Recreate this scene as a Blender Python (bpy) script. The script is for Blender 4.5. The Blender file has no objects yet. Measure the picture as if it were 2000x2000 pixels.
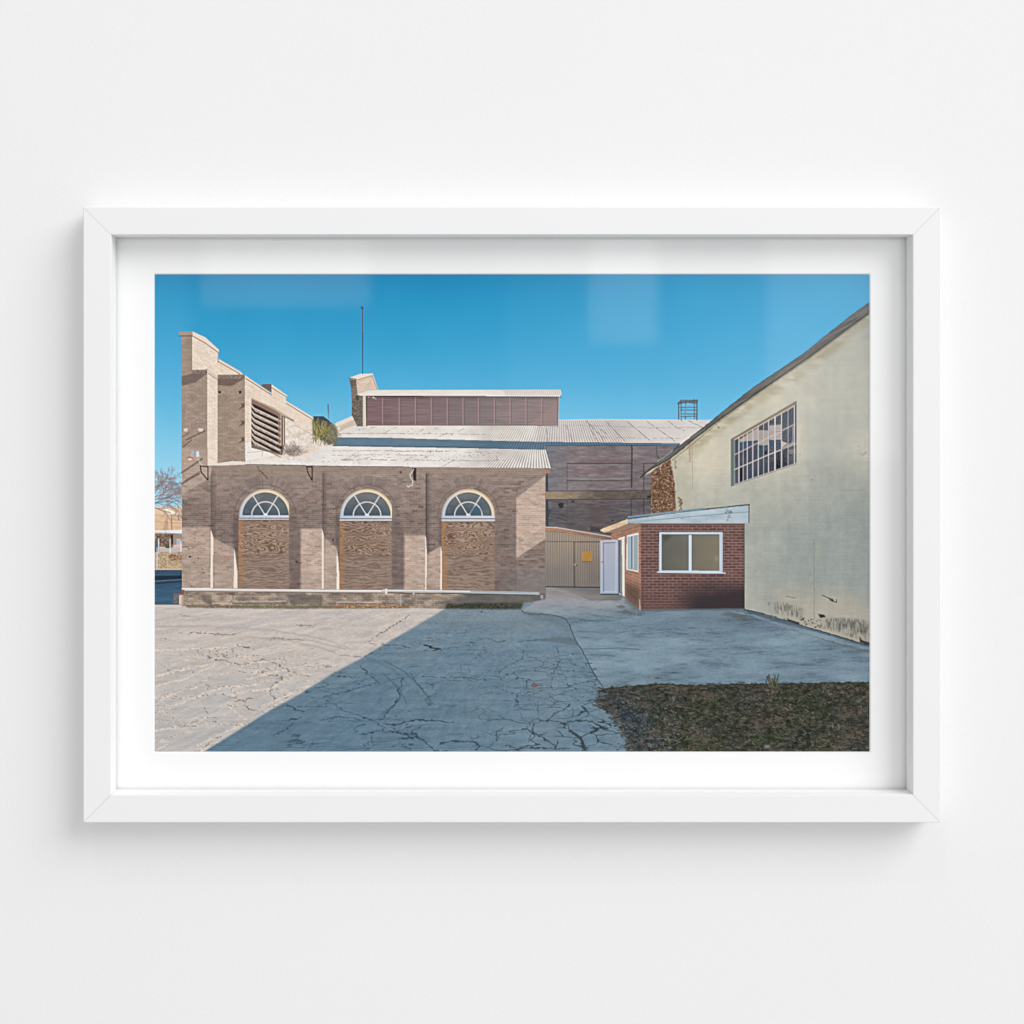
import bpy, bmesh, math
import numpy as np

# ---------------------------------------------------------------- scene, camera, light
scene = bpy.context.scene
COL = scene.collection
U = 0.0005                         # half a millimetre per picture unit on the frame's front plane
DF = 1.6                           # camera to frame front
VX, VY = 880.0, 820.0              # where the camera's axis meets the wall
CAM = (( VX - 1000) * U, -DF, (1000 - VY) * U)


def at(sx, sy, y=0.0):
    """picture direction (sx, sy) met with the vertical plane at depth y"""
    k = U * (y + DF) / DF
    return (CAM[0] + (sx - VX) * k, y, CAM[2] + (VY - sy) * k)


cd = bpy.data.cameras.new('camera'); cam = bpy.data.objects.new('camera', cd); COL.objects.link(cam)
cam.location = CAM; cam.rotation_euler = (math.radians(90), 0, 0)
cd.sensor_width = 36; cd.lens = 36 * DF / (2000 * U)
cd.shift_x = (1000 - VX) / 2000; cd.shift_y = -(1000 - VY) / 2000
cd.clip_start = .05; cd.clip_end = 100
scene.camera = cam

world = bpy.data.worlds.new('World'); scene.world = world; world.use_nodes = True
bg = world.node_tree.nodes['Background']
AMBIENT = .63
bg.inputs[0].default_value = (1, 1, 1, 1); bg.inputs[1].default_value = AMBIENT     # even light of a white room


def area(name, loc, target, sx, sy, radiance, col=(1, 1, 1)):
    l = bpy.data.lights.new(name, 'AREA'); l.shape = 'RECTANGLE'; l.size = sx; l.size_y = sy
    l.energy = radiance * math.pi * sx * sy; l.color = col
    o = bpy.data.objects.new(name, l); COL.objects.link(o); o.location = loc
    d = [target[i] - loc[i] for i in range(3)]
    import mathutils
    o.rotation_euler = mathutils.Vector(d).to_track_quat('-Z', 'Y').to_euler()
    return o


# big soft window high on the right, a small ceiling lamp, and the far window panes that mirror in the glass
area('key_window', (11.0, -9.6, 10.4), (0, 0, 0), 12.0, 12.0, 5.2)
area('ceiling_lamp', (-1.3, -4.0, 7.8), (0, 0, 0), .28, .28, 120)
GLASS_Y = .0235
for (x0, y0, x1, y1, rad) in ((392, 420, 722, 598, 1.5), (1151, 420, 1284, 671, 1.8), (1497, 420, 1760, 900, 1.35), (990, 420, 1150, 1500, .25), (310, 420, 372, 760, .4)):
    h = 3.0; dg = DF + GLASS_Y; k = (dg + GLASS_Y + h) / dg
    g0 = at(x0, y0, GLASS_Y); g1 = at(x1, y1, GLASS_Y)
    a = [CAM[i] + (g0[i] - CAM[i]) * k for i in (0, 2)]; b = [CAM[i] + (g1[i] - CAM[i]) * k for i in (0, 2)]
    c = ((a[0] + b[0]) / 2, -h, (a[1] + b[1]) / 2)
    area('far_window_pane', c, (c[0], 0, c[2]), abs(b[0] - a[0]), abs(a[1] - b[1]), rad / .35)

scene.cycles.use_denoising = True
scene.cycles.denoising_input_passes = 'RGB_ALBEDO_NORMAL'
scene.cycles.denoising_prefilter = 'ACCURATE'
scene.cycles.denoising_quality = 'HIGH'
vs = scene.view_settings
vs.view_transform = 'Standard'; vs.look = 'None'; vs.exposure = -.055; vs.gamma = 1; vs.use_curve_mapping = False


# ---------------------------------------------------------------- materials
def material(name):
    m = bpy.data.materials.new(name); m.use_nodes = True
    nt = m.node_tree
    return m, nt, nt.nodes['Principled BSDF']


def painted(name, col, rough, bump_scale=0, bump=0, spec=.3, vary=.0):
    m, nt, b = material(name)
    b.inputs['Roughness'].default_value = rough; b.inputs['Specular IOR Level'].default_value = spec
    tc = nt.nodes.new('ShaderNodeTexCoord')
    n = nt.nodes.new('ShaderNodeTexNoise'); n.inputs['Scale'].default_value = 3.0; n.inputs['Detail'].default_value = 4
    nt.links.new(tc.outputs['Object'], n.inputs['Vector'])
    r = nt.nodes.new('ShaderNodeMapRange'); r.inputs['To Min'].default_value = 1 - vary; r.inputs['To Max'].default_value = 1 + vary
    nt.links.new(n.outputs['Fac'], r.inputs['Value'])
    mx = nt.nodes.new('ShaderNodeVectorMath'); mx.operation = 'SCALE'; mx.inputs[0].default_value = col
    nt.links.new(r.outputs[0], mx.inputs['Scale']); nt.links.new(mx.outputs[0], b.inputs['Base Color'])
    if bump:
        f = nt.nodes.new('ShaderNodeTexNoise'); f.inputs['Scale'].default_value = bump_scale; f.inputs['Detail'].default_value = 3
        nt.links.new(tc.outputs['Object'], f.inputs['Vector'])
        bp = nt.nodes.new('ShaderNodeBump'); bp.inputs['Strength'].default_value = bump; bp.inputs['Distance'].default_value = .0006
        nt.links.new(f.outputs['Fac'], bp.inputs['Height']); nt.links.new(bp.outputs[0], b.inputs['Normal'])
    return m


M_WALL = painted('white_wall_paint', (.855, .855, .855), .9, 260, .25, .15, .012)
M_FRAME = painted('white_frame_lacquer', (.86, .86, .86), .55, 500, .05, .3, .006)
M_MAT = painted('white_mat_board', (.95, .95, .95), .95, 900, .10, .1, .004)
M_CORE = painted('mat_core', (.96, .96, .96), .95, 0, 0, .1)
M_BACK = painted('backing_board', (.55, .5, .42), .9, 400, .1, .1, .03)

M_GLASS = bpy.data.materials.new('picture_glass'); M_GLASS.use_nodes = True
nt = M_GLASS.node_tree; nt.nodes.clear()
out = nt.nodes.new('ShaderNodeOutputMaterial'); mix = nt.nodes.new('ShaderNodeMixShader'); tr = nt.nodes.new('ShaderNodeBsdfTransparent'); gl = nt.nodes.new('ShaderNodeBsdfGlossy')
fr = nt.nodes.new('ShaderNodeFresnel'); fr.inputs['IOR'].default_value = 1.5; gl.inputs['Roughness'].default_value = .05
geo = nt.nodes.new('ShaderNodeNewGeometry'); mul = nt.nodes.new('ShaderNodeMath'); mul.operation = 'MULTIPLY'; inv = nt.nodes.new('ShaderNodeMath'); inv.operation = 'SUBTRACT'; inv.inputs[0].default_value = 1
COATED = .35; low = nt.nodes.new('ShaderNodeMath'); low.operation = 'MULTIPLY'; low.inputs[1].default_value = COATED     # anti-reflective coating
nt.links.new(geo.outputs['Backfacing'], inv.inputs[1]); nt.links.new(fr.outputs[0], low.inputs[0]); nt.links.new(low.outputs[0], mul.inputs[0]); nt.links.new(inv.outputs[0], mul.inputs[1])
nt.links.new(mul.outputs[0], mix.inputs[0]); nt.links.new(tr.outputs[0], mix.inputs[1]); nt.links.new(gl.outputs[0], mix.inputs[2]); nt.links.new(mix.outputs[0], out.inputs[0])

M_PRINT, nt, b = material('printed_paper')
ca = nt.nodes.new('ShaderNodeVertexColor'); ca.layer_name = 'ink'
nt.links.new(ca.outputs['Color'], b.inputs['Base Color']); b.inputs['Roughness'].default_value = .85; b.inputs['Specular IOR Level'].default_value = .1


def mesh(name, verts, faces, mat, parent=None):
    me = bpy.data.meshes.new(name); me.from_pydata(verts, [], faces); me.materials.append(mat)
    bm = bmesh.new(); bm.from_mesh(me); bmesh.ops.recalc_face_normals(bm, faces=bm.faces); bm.to_mesh(me); bm.free()
    o = bpy.data.objects.new(name, me); COL.objects.link(o)
    if parent: o.parent = parent
    return o


def slab(name, x0, x1, y0, y1, z0, z1, mat, parent=None):
    v = [(x, y, z) for x in (x0, x1) for y in (y0, y1) for z in (z0, z1)]
    f = [(0, 1, 3, 2), (4, 6, 7, 5), (0, 4, 5, 1), (2, 3, 7, 6), (0, 2, 6, 4), (1, 5, 7, 3)]
    return mesh(name, v, f, mat, parent)


# ---------------------------------------------------------------- the wall
DEPTH = .034
wall = slab('wall', -3.2, 3.2, DEPTH, DEPTH + .1, -1.5, 1.6, M_WALL); wall['kind'] = 'structure'

# ---------------------------------------------------------------- the framed picture
MAT_Y = .0260
xo0, _, zo1 = at(162.5, 404); xo1, _, zo0 = at(1837.5, 1606.7)
frame = bpy.data.objects.new('framed_picture', None); COL.objects.link(frame)
frame['label'] = 'white box frame with a photograph of an old brick factory, hung on a white wall'
frame['category'] = 'framed picture'

FW = 54.5 * U
# section of the moulding: (inset from the outer edge, depth)
SEC = [(.0006, 0), (FW - .0006, 0), (FW, .0006), (FW, GLASS_Y - .001), (FW - .008, GLASS_Y - .001), (FW - .008, DEPTH - .0012), (.0, DEPTH - .0012), (0, .0006)]
GAP = .00012


def rail(corner_a, corner_b, inward):
    """a mitred length of moulding from corner a to corner b of the outer rectangle"""
    ax, az = corner_a; bx, bz = corner_b; L = math.hypot(bx - ax, bz - az); dx, dz = (bx - ax) / L, (bz - az) / L
    V = []
    for end in (0, 1):
        for s, d in SEC:
            t = s + GAP if end == 0 else L - s - GAP
            V.append((ax + dx * t + inward[0] * s, d, az + dz * t + inward[1] * s))
    n = len(SEC); F = [(i, (i + 1) % n, n + (i + 1) % n, n + i) for i in range(n)] + [tuple(range(n)), tuple(range(2 * n - 1, n - 1, -1))]
    return mesh('frame_rail', V, F, M_FRAME, frame)


rail((xo0, zo1), (xo1, zo1), (0, -1)); rail((xo1, zo1), (xo1, zo0), (-1, 0)); rail((xo1, zo0), (xo0, zo0), (0, 1)); rail((xo0, zo0), (xo0, zo1), (1, 0))
ix0, ix1, iz0, iz1 = xo0 + FW - .0075, xo1 - FW + .0075, zo0 + FW - .0075, zo1 - FW + .0075
slab('glass_pane', ix0, ix1, GLASS_Y, GLASS_Y + .002, iz0, iz1, M_GLASS, frame)

# mat board with a bevelled window
MT = .0013
wx0, _, wz1 = at(302, 536, MAT_Y + MT); wx1, _, wz0 = at(1698, 1468, MAT_Y + MT)
BV = .0009
def ring(x0, x1, z0, z1, y): return [(x0, y, z0), (x1, y, z0), (x1, y, z1), (x0, y, z1)]
V = ring(ix0, ix1, iz0, iz1, MAT_Y) + ring(wx0 - BV, wx1 + BV, wz0 - BV, wz1 + BV, MAT_Y) + ring(ix0, ix1, iz0, iz1, MAT_Y + MT) + ring(wx0 - BV, wx1 + BV, wz0 - BV, wz1 + BV, MAT_Y + MT)
F = []
for i in range(4):
    j = (i + 1) % 4
    F += [(i, j, 4 + j, 4 + i), (8 + i, 8 + j, 12 + j, 12 + i), (i, j, 8 + j, 8 + i)]
mat_board = mesh('mat_board', V, F, M_MAT, frame)
V = ring(wx0 - BV, wx1 + BV, wz0 - BV, wz1 + BV, MAT_Y) + ring(wx0, wx1, wz0, wz1, MAT_Y + MT)
F = [(i, (i + 1) % 4, 4 + (i + 1) % 4, 4 + i) for i in range(4)]
bevel = mesh('mat_bevel', V, F, M_CORE, mat_board)
slab('backing_board', ix0, ix1, MAT_Y + MT + .0012, DEPTH - .003, iz0, iz1, M_BACK, frame)

# ---------------------------------------------------------------- the printed picture
# Everything below computes the colours of the flat paper print (ink on paper, sRGB 0-255) at a
# grid of points; units are half millimetres on the paper, origin at the picture's own corner.
PX0, PY0, PX1, PY1 = 302.0, 536.0, 1698.0, 1468.0
RES = 1.5
PW, PH = int((PX1 - PX0) * RES), int((PY1 - PY0) * RES)
SHEETS = {'a': (300, 520, 3.864), 'b': (300, 860, 3.864), 'c': (650, 700, 3.864), 'd': (650, 880, 3.864),
          'e': (1050, 780, 4.83), 'f': (1050, 960, 4.293), 'g': (1300, 560, 4.6), 'h': (1300, 950, 4.6),
          'i': (300, 1160, 3.864), 'j': (750, 1160, 3.864), 'k': (1150, 1280, 3.389),
          'l': (300, 880, 5.85), 'm': (460, 760, 8.05), 'n': (1420, 780, 10.733), 'o': (1060, 1030, 9.66)}


def pt(s, *v):
    ox, oy, k = SHEETS[s]
    return [(ox + v[i] / k, oy + v[i + 1] / k) for i in range(0, len(v), 2)]


class Picture:
    def __init__(self):
        self.c = np.zeros((PH, PW, 3), np.float32)
        self.rng = np.random.RandomState(7)
        self.lat = [np.random.RandomState(100 + i).rand(256, 256).astype(np.float32) for i in range(6)]

    # --- noise
    def vn(self, x, y, seed=0):
        t = self.lat[seed % 6]
        x = x + seed * 17.3; y = y + seed * 9.1
        xi = np.floor(x).astype(np.int32); yi = np.floor(y).astype(np.int32)
        fx = (x - xi).astype(np.float32); fy = (y - yi).astype(np.float32)
        fx = fx * fx * (3 - 2 * fx); fy = fy * fy * (3 - 2 * fy)
        x0 = xi & 255; x1 = (xi + 1) & 255; y0 = yi & 255; y1 = (yi + 1) & 255
        return (t[y0, x0] * (1 - fx) + t[y0, x1] * fx) * (1 - fy) + (t[y1, x0] * (1 - fx) + t[y1, x1] * fx) * fy

    def fbm(self, x, y, seed=0, octv=4):
        s = 0; a = 0.5; n = 0
        for o in range(octv):
            s = s + a * self.vn(x * 2 ** o, y * 2 ** o, seed + o); n += a; a *= 0.55
        return s / n

    # --- regions
    def win(self, x0, y0, x1, y1, pad=1.0):
        i0 = max(0, int((x0 - pad - PX0) * RES)); i1 = min(PW, int((x1 + pad - PX0) * RES) + 2)
        j0 = max(0, int((y0 - pad - PY0) * RES)); j1 = min(PH, int((y1 + pad - PY0) * RES) + 2)
        if i1 <= i0 or j1 <= j0: return None
        xs = PX0 + (np.arange(i0, i1, dtype=np.float32) + 0.5) / RES
        ys = PY0 + (np.arange(j0, j1, dtype=np.float32) + 0.5) / RES
        X, Y = np.meshgrid(xs, ys)
        return (slice(j0, j1), slice(i0, i1)), X, Y

    @staticmethod
    def inside(pts, X, Y):
        m = np.zeros(X.shape, bool); n = len(pts)
        for i in range(n):
            x0, y0 = pts[i]; x1, y1 = pts[(i + 1) % n]
            if y0 == y1: continue
            c = (y0 > Y) != (y1 > Y)
            m ^= c & (X < (x1 - x0) * (Y - y0) / (y1 - y0) + x0)
        return m.astype(np.float32)

    @staticmethod
    def blur(m, r):
        k = max(1, int(r * RES))
        for _ in range(2):
            for ax in (0, 1):
                p = np.pad(m, [(k + 1, k) if a == ax else (0, 0) for a in (0, 1)], mode='edge')
                s = np.cumsum(p, ax, dtype=np.float64)
                if ax == 0: m = (s[2 * k + 1:] - s[:-2 * k - 1]) / (2 * k + 1)
                else: m = (s[:, 2 * k + 1:] - s[:, :-2 * k - 1]) / (2 * k + 1)
        return m.astype(np.float32)

    def put(self, sl, m, col):
        if not isinstance(col, np.ndarray) or col.ndim < 3: col = np.asarray(col, np.float32)[None, None, :]
        d = self.c[sl]; m = m[..., None]
        self.c[sl] = d * (1 - m) + col * m

    def poly(self, pts, col, a=1.0, soft=0.0, mod=None):
        xs = [p[0] for p in pts]; ys = [p[1] for p in pts]
        w = self.win(min(xs), min(ys), max(xs), max(ys), 1 + 3 * soft)
        if w is None: return
        sl, X, Y = w
        m = self.inside(pts, X, Y)
        if soft: m = self.blur(m, soft)
        if mod is not None: m = m * mod(X, Y)
        if callable(col): col = col(X, Y)
        self.put(sl, m * a, col)

    def rect(self, x0, y0, x1, y1, col, a=1.0, **k):
        self.poly([(x0, y0), (x1, y0), (x1, y1), (x0, y1)], col, a, **k)

    def line(self, pts, wd, col, a=1.0, jit=0.0, seed=0, brk=0.0):
        """a stroked polyline; jit wobbles it, brk breaks it up"""
        for i in range(len(pts) - 1):
            (x0, y0), (x1, y1) = pts[i], pts[i + 1]
            w = self.win(min(x0, x1), min(y0, y1), max(x0, x1), max(y0, y1), wd + jit + 1)
            if w is None: continue
            sl, X, Y = w
            if jit:
                n = self.fbm(X * .16, Y * .3, seed, 4) - .5; n2 = self.fbm(X * .16, Y * .3, seed + 3, 4) - .5
                Xw = X + n * jit * 3; Yw = Y + n2 * jit * 3
            else: Xw, Yw = X, Y
            dx, dy = x1 - x0, y1 - y0; L2 = dx * dx + dy * dy + 1e-6
            t = np.clip(((Xw - x0) * dx + (Yw - y0) * dy) / L2, 0, 1)
            d = np.hypot(Xw - x0 - t * dx, Yw - y0 - t * dy)
            m = np.clip((wd / 2 - d) * 1.5 + .5, 0, 1)
            if brk: m = m * np.clip((self.vn(X * .22, Y * .3, seed + 2) - brk) * 5 + .5, 0, 1)
            self.put(sl, m * a, col)

    def dots(self, pts_region, n, size, cols, a=1.0, elong=1.0, seed=1, up=False):
        rs = np.random.RandomState(seed)
        xs = [p[0] for p in pts_region]; ys = [p[1] for p in pts_region]
        X = rs.uniform(min(xs), max(xs), n).astype(np.float32); Y = rs.uniform(min(ys), max(ys), n).astype(np.float32)
        ok = self.inside(pts_region, X[None], Y[None])[0] > .5
        for x, y in zip(X[ok], Y[ok]):
            s = size * rs.uniform(.5, 1.3); col = cols[rs.randint(len(cols))]
            if up:
                an = -math.pi / 2 + rs.normal(0, up)
                self.line([(x, y), (x + math.cos(an) * s * elong, y + math.sin(an) * s * elong)], s * .35, col, a * rs.uniform(.5, 1))
            else:
                w = self.win(x - s * elong, y - s, x + s * elong, y + s)
                if w is None: continue
                sl, GX, GY = w
                d = np.hypot((GX - x) / elong, GY - y)
                self.put(sl, np.clip((s / 2 - d) * 1.5 + .4, 0, 1) * a * rs.uniform(.5, 1), col)

    @staticmethod
    def quad_uv(q, X, Y):
        """plane-to-plane map: the quad q (tl, tr, br, bl) to the unit square"""
        A = []; B = []
        for (x, y), (u, v) in zip(q, ((0, 0), (1, 0), (1, 1), (0, 1))):
            A.append([x, y, 1, 0, 0, 0, -u * x, -u * y]); B.append(u)
            A.append([0, 0, 0, x, y, 1, -v * x, -v * y]); B.append(v)
        h = np.linalg.solve(np.array(A, float), np.array(B, float))
        w = h[6] * X + h[7] * Y + 1
        return ((h[0] * X + h[1] * Y + h[2]) / w).astype(np.float32), ((h[3] * X + h[4] * Y + h[5]) / w).astype(np.float32)

    def bricks(self, U, V, length, course, joint=.14, seed=0):
        r = np.floor(V / course).astype(np.int32)
        off = (r & 1) * .5
        fu = U / length + off; c = np.floor(fu).astype(np.int32)
        h = self.lat[seed % 6][(r * 7 + seed) & 255, (c * 13 + r * 31) & 255]
        h2 = self.lat[(seed + 1) % 6][(r * 5) & 255, (c * 11 + r * 3) & 255]
        fv = V / course - r; fx = fu - c
        jj = np.maximum(np.clip((joint - np.minimum(fv, 1 - fv)) / joint * 1.6, 0, 1),
                        np.clip((joint * course / length - np.minimum(fx, 1 - fx)) / (joint * course / length) * 1.6, 0, 1) * .8)
        return h, h2, jj


def rgb(f, a, b):
    a = np.asarray(a, np.float32); b = np.asarray(b, np.float32)
    return a + (b - a) * f[..., None]


def smooth(x, a, b):
    t = np.clip((x - a) / (b - a), 0, 1); return t * t * (3 - 2 * t)


def paint_picture():
    p = Picture(); fb = p.fbm
    # ---------- sky
    sl, X, Y = p.win(PX0, PY0, PX1, PY1, 0)
    v = np.clip((Y - 536) / 400, 0, 1)
    stops = [(0, (40, 138, 186)), (.12, (44, 148, 194)), (.3, (56, 157, 202)), (.5, (78, 170, 212)), (.72, (112, 190, 224)), (1, (160, 212, 234))]
    col = np.zeros(X.shape + (3,), np.float32)
    for (a, ca), (b, cb) in zip(stops[:-1], stops[1:]):
        m = (v >= a) & (v <= b); col[m] = rgb((v[m] - a) / (b - a), ca, cb)
    side = smooth(X, 800, 1640) * .40 + (1 - smooth(X, 300, 420)) * .10  # paler towards the sides: the glass's reflection imitated in the sky ink
    col = col + (np.array((124, 190, 226), np.float32) - col) * side[..., None]
    col += ((fb(X * .012, Y * .012, 2, 3) - .5) * 5)[..., None]
    p.c[sl] = col

    # ---------- ground: sun-lit concrete, later the shade
    sl, X, Y = p.win(302, 1120, 1698, 1468)
    d = np.maximum(Y - 1076, 40)
    gv = 9000 / d; gu = (X - 1063) / d * 60                      # ground coordinates
    n1 = fb(gu * .12, gv * .16, 1, 5); n2 = fb(gu * .5, gv * .9, 3, 4); n3 = fb(X * .25, Y * .6, 4, 3)
    streak = fb(X * .015, Y * .16, 5, 4)
    lit = rgb(np.clip(n1 * 1.6 - .3, 0, 1), (206, 194, 185), (184, 178, 175))
    near = smooth(Y, 1230, 1400) * (1 - smooth(X, 500, 760))
    lit = lit + (np.array((182, 179, 178), np.float32) - lit) * (near * .75)[..., None]
    lit += ((n2 - .5) * 26 + (n3 - .5) * 18 + (streak - .5) * 22)[..., None]
    shd = rgb(np.clip(n1 * 1.8 - .4, 0, 1), (106, 130, 147), (116, 134, 146))
    shd = shd + (np.array((90, 116, 134), np.float32) - shd) * (smooth(Y, 1260, 1440) * .5 * (1 - smooth(X, 750, 1150)) + .15 * smooth(Y, 1220, 1300))[..., None]
    shd = shd + (np.array((128, 138, 144), np.float32) - shd) * ((1 - smooth(Y, 1185, 1260)) * .55)[..., None]
    shd += ((n2 - .5) * 20 + (n3 - .5) * 14 + (streak - .5) * 22)[..., None]
    shadow = [(871.6, 1187), (799.5, 1230), (750, 1258), (698.6, 1289), (649, 1315), (592, 1351), (525, 1388), (481, 1416), (396, 1469), (1700, 1469), (1700, 1110), (990, 1110)]
    ms = p.blur(p.inside(shadow, X, Y), 1.5)
    base = lit * (1 - ms[..., None]) + shd * ms[..., None]
    p.c[sl] = base
    # ridges of bright dust and hollows in the sun-lit part
    ridge = 1 - np.abs(fb(gu * .16 + n2, gv * .5 + n2 * .8, 2, 4) - .5) * 2
    zone = smooth(Y, 1215, 1300) * (1 - smooth(X, 560, 680)) * (1 - ms)
    p.put(sl, np.clip((ridge - .90) * 11, 0, 1) * zone * .3, (224, 208, 192))
    p.put(sl, np.clip((ridge - .955) * 22, 0, 1) * zone * np.clip(n3 * 3 - 1.2, 0, 1) * .3, (92, 82, 76))
    # the paler newer slab on the right
    slab = pt('j', 1040, 125, 1140, 62, 1225, 40) + pt('f', 60, 900, 70, 800, 530, 800, 690, 880, 740, 900, 860, 990, 1735, 985) + pt('h', 705, 1100, 1240, 1250, 1832, 1425) \
        + [(1700, 1335)] + pt('k', 1858, 175, 1550, 180, 1180, 188, 680, 196, 500, 185, 100, 217) + pt('j', 1660, 715, 1600, 620, 1560, 550, 1500, 430, 1440, 340, 1400, 235, 1370, 185, 1300, 160, 1200, 148, 1100, 150)
    def slabcol(X, Y):
        a = fb(X * .014, Y * .07, 2, 5); b = fb(X * .03 + fb(X * .02, Y * .05, 1, 2), Y * .26, 4, 5); b2 = fb(X * .06, Y * .5 + X * .04, 3, 4)
        c = rgb(np.clip(a * 1.7 - .35, 0, 1), (132, 154, 168), (108, 126, 138))
        c = c + (np.array((158, 152, 156), np.float32) - c) * ((1 - smooth(Y, 1170, 1215)) * (1 - smooth(X, 1180, 1300)) * .75)[..., None]
        c = c + (np.array((100, 114, 126), np.float32) - c) * (smooth(X, 1230, 1400) * (1 - smooth(Y, 1200, 1260)) * .55)[..., None]
        c = c - (np.clip(b - .52, 0, 1) * 95 * np.clip(a * 3.2 - 1.1, 0, 1) + np.clip(b2 - .60, 0, 1) * 150 * np.clip(a * 3 - .9, 0, 1))[..., None] * np.array((.9, .85, .8), np.float32)
        c += ((fb(X * .3, Y * .7, 1, 3) - .5) * 20 + (fb(X * .01, Y * .03, 5, 3) - .5) * 26)[..., None]
        return c
    p.poly(slab, slabcol)
    # dark stain patches on the slab
    for s, q in (('f', (1530, 1035, 1590, 1008, 1700, 1030, 1825, 1075, 1740, 1072, 1620, 1045)), ('f', (650, 965, 700, 945, 740, 965, 700, 980)), ('f', (700, 995, 745, 985, 800, 1025, 760, 1020)),
                 ('o', (170, 1130, 1090, 1140, 1500, 1290, 1480, 1370, 900, 1380, 430, 1180))):
        p.poly(pt(s, *q), (96, 96, 92), .6, soft=1.2)
    p.poly(pt('o', 60, 1140, 400, 1150, 900, 1250, 1300, 1290, 1100, 1370, 500, 1340, 60, 1300), (150, 138, 136), .55, soft=3)
    p.line(pt('h', 705, 1105, 1000, 1200, 1832, 1432), 5, (72, 88, 100), .6, jit=1)
    p.line(pt('h', 1130, 1280, 1500, 1400, 1832, 1490), 3.5, (104, 102, 94), .45, jit=1.5)
    p.line(pt('h', 560, 1110, 800, 1165, 1300, 1330, 1832, 1460), 2.5, (136, 158, 172), .5, jit=1.5)
    # edge of the slab and its joint
    p.line(pt('j', 1040, 128, 1100, 152, 1200, 150, 1300, 162, 1370, 187), 2.4, (66, 76, 82), .8, jit=1)
    p.line(pt('j', 1370, 187, 1400, 237, 1440, 342, 1500, 432, 1560, 552, 1600, 622, 1660, 715), 1.8, (56, 66, 72), .9, jit=1.2, seed=2)
    p.line(pt('j', 1500, 412, 1640, 412, 1760, 405, 1932, 415), 1.4, (78, 98, 112), .8, jit=.6)
    p.poly(pt('j', 1000, 355, 1210, 345, 1280, 320, 1440, 330, 1470, 385, 1330, 372, 1240, 355), (84, 98, 104), .6, soft=1.5)
    p.poly(pt('j', 1040, 128, 1300, 160, 1380, 200, 1420, 290, 1250, 215, 1080, 165), (92, 108, 118), .5, soft=3)
    # ---------- cracks
    dk = (52, 66, 74)
    cr = [(1000, 355, 1160, 347, 1230, 342), (930, 350, 840, 360, 760, 320), (1080, 390, 1045, 440, 1050, 480, 960, 530, 900, 555, 865, 590, 870, 630), (0, 660, 60, 640, 140, 628, 300, 622, 560, 625, 660, 635, 800, 650),
          (640, 630, 780, 618, 900, 618, 960, 600, 1020, 575, 1110, 572, 1180, 550, 1240, 485), (1240, 485, 1320, 462, 1420, 452, 1495, 448), (1310, 400, 1315, 460, 1330, 495, 1310, 545, 1290, 570, 1270, 650, 1260, 690),
          (1060, 660, 1100, 665, 1180, 680, 1250, 690, 1290, 720), (1055, 640, 1060, 700, 1000, 770, 985, 850, 1030, 900, 1070, 960, 1130, 975), (820, 690, 900, 720, 990, 755, 1100, 735, 1200, 725),
          (1130, 975, 1240, 950, 1290, 900, 1370, 860, 1410, 830), (1130, 975, 1120, 1040, 1090, 1100), (1120, 1040, 1230, 1100, 1300, 1150), (1330, 960, 1370, 975, 1400, 1020, 1480, 1080, 1500, 1120, 1545, 1175),
          (1480, 1080, 1560, 1045, 1640, 1000, 1760, 960), (1360, 970, 1450, 955, 1520, 950, 1600, 970, 1640, 1000), (1260, 950, 1330, 965), (1640, 1010, 1740, 1040, 1830, 1065), (1410, 830, 1430, 880, 1420, 940),
          (1200, 740, 1300, 755, 1400, 760, 1500, 820, 1580, 830), (1380, 680, 1500, 690, 1640, 705), (1360, 600, 1375, 650, 1390, 690, 1480, 670, 1600, 650), (1300, 500, 1400, 520, 1520, 555), (1280, 570, 1400, 580, 1560, 590, 1600, 615),
          (1180, 550, 1260, 560, 1300, 550), (1250, 590, 1380, 620, 1500, 625, 1600, 625), (1460, 770, 1560, 770, 1640, 775), (1240, 760, 1290, 800, 1400, 830), (980, 830, 1200, 832, 1380, 835), (1430, 890, 1500, 880, 1570, 860),
          (1160, 800, 1162, 900), (1000, 770, 1080, 765, 1180, 740), (0, 920, 60, 860, 120, 770, 100, 720, 135, 690, 140, 640), (0, 975, 90, 985, 160, 960, 260, 940, 380, 955, 520, 965), (0, 1030, 120, 1045, 200, 1055, 300, 1100, 350, 1150, 400, 1190),
          (120, 1090, 230, 1080), (370, 1180, 480, 1185), (420, 1120, 560, 1105, 680, 1110, 720, 1150, 690, 1175), (900, 1180, 1010, 1170, 1040, 1155, 1200, 1160, 1400, 1162), (1010, 1170, 980, 1150, 920, 1140), (850, 1110, 845, 1040, 900, 1010),
          (1300, 1025, 1340, 1050, 1345, 1075), (1300, 1160, 1310, 1110), (1760, 1170, 1800, 1140, 1850, 1130), (300, 390, 360, 395), (310, 430, 420, 415), (420, 415, 560, 400, 650, 385), (580, 530, 590, 580), (200, 600, 260, 680, 320, 760, 360, 830)]
    for i, q in enumerate(cr):
        p.line(pt('j', *q), 1.05 + .35 * (i % 3 == 0) + (1.1 if q[1] > 900 else 0), dk, .62 if q[1] < 900 else .85, jit=2.6, seed=i % 5, brk=.18 if q[1] < 900 else .06)
    for q in ((1480, 1090, 1500, 1120, 1520, 1175, 1490, 1120), (1400, 1030, 1480, 1080), (1560, 1045, 1640, 1000), (1600, 980, 1680, 1010)):
        p.line(pt('j', *q), 4.5, (50, 60, 64), .7, jit=2)
    for q in ((300, 385, 355, 392, 345, 402, 425, 412, 370, 425),):
        p.line(pt('j', *q), 2.4, (40, 50, 58), .9, jit=1)
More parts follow.
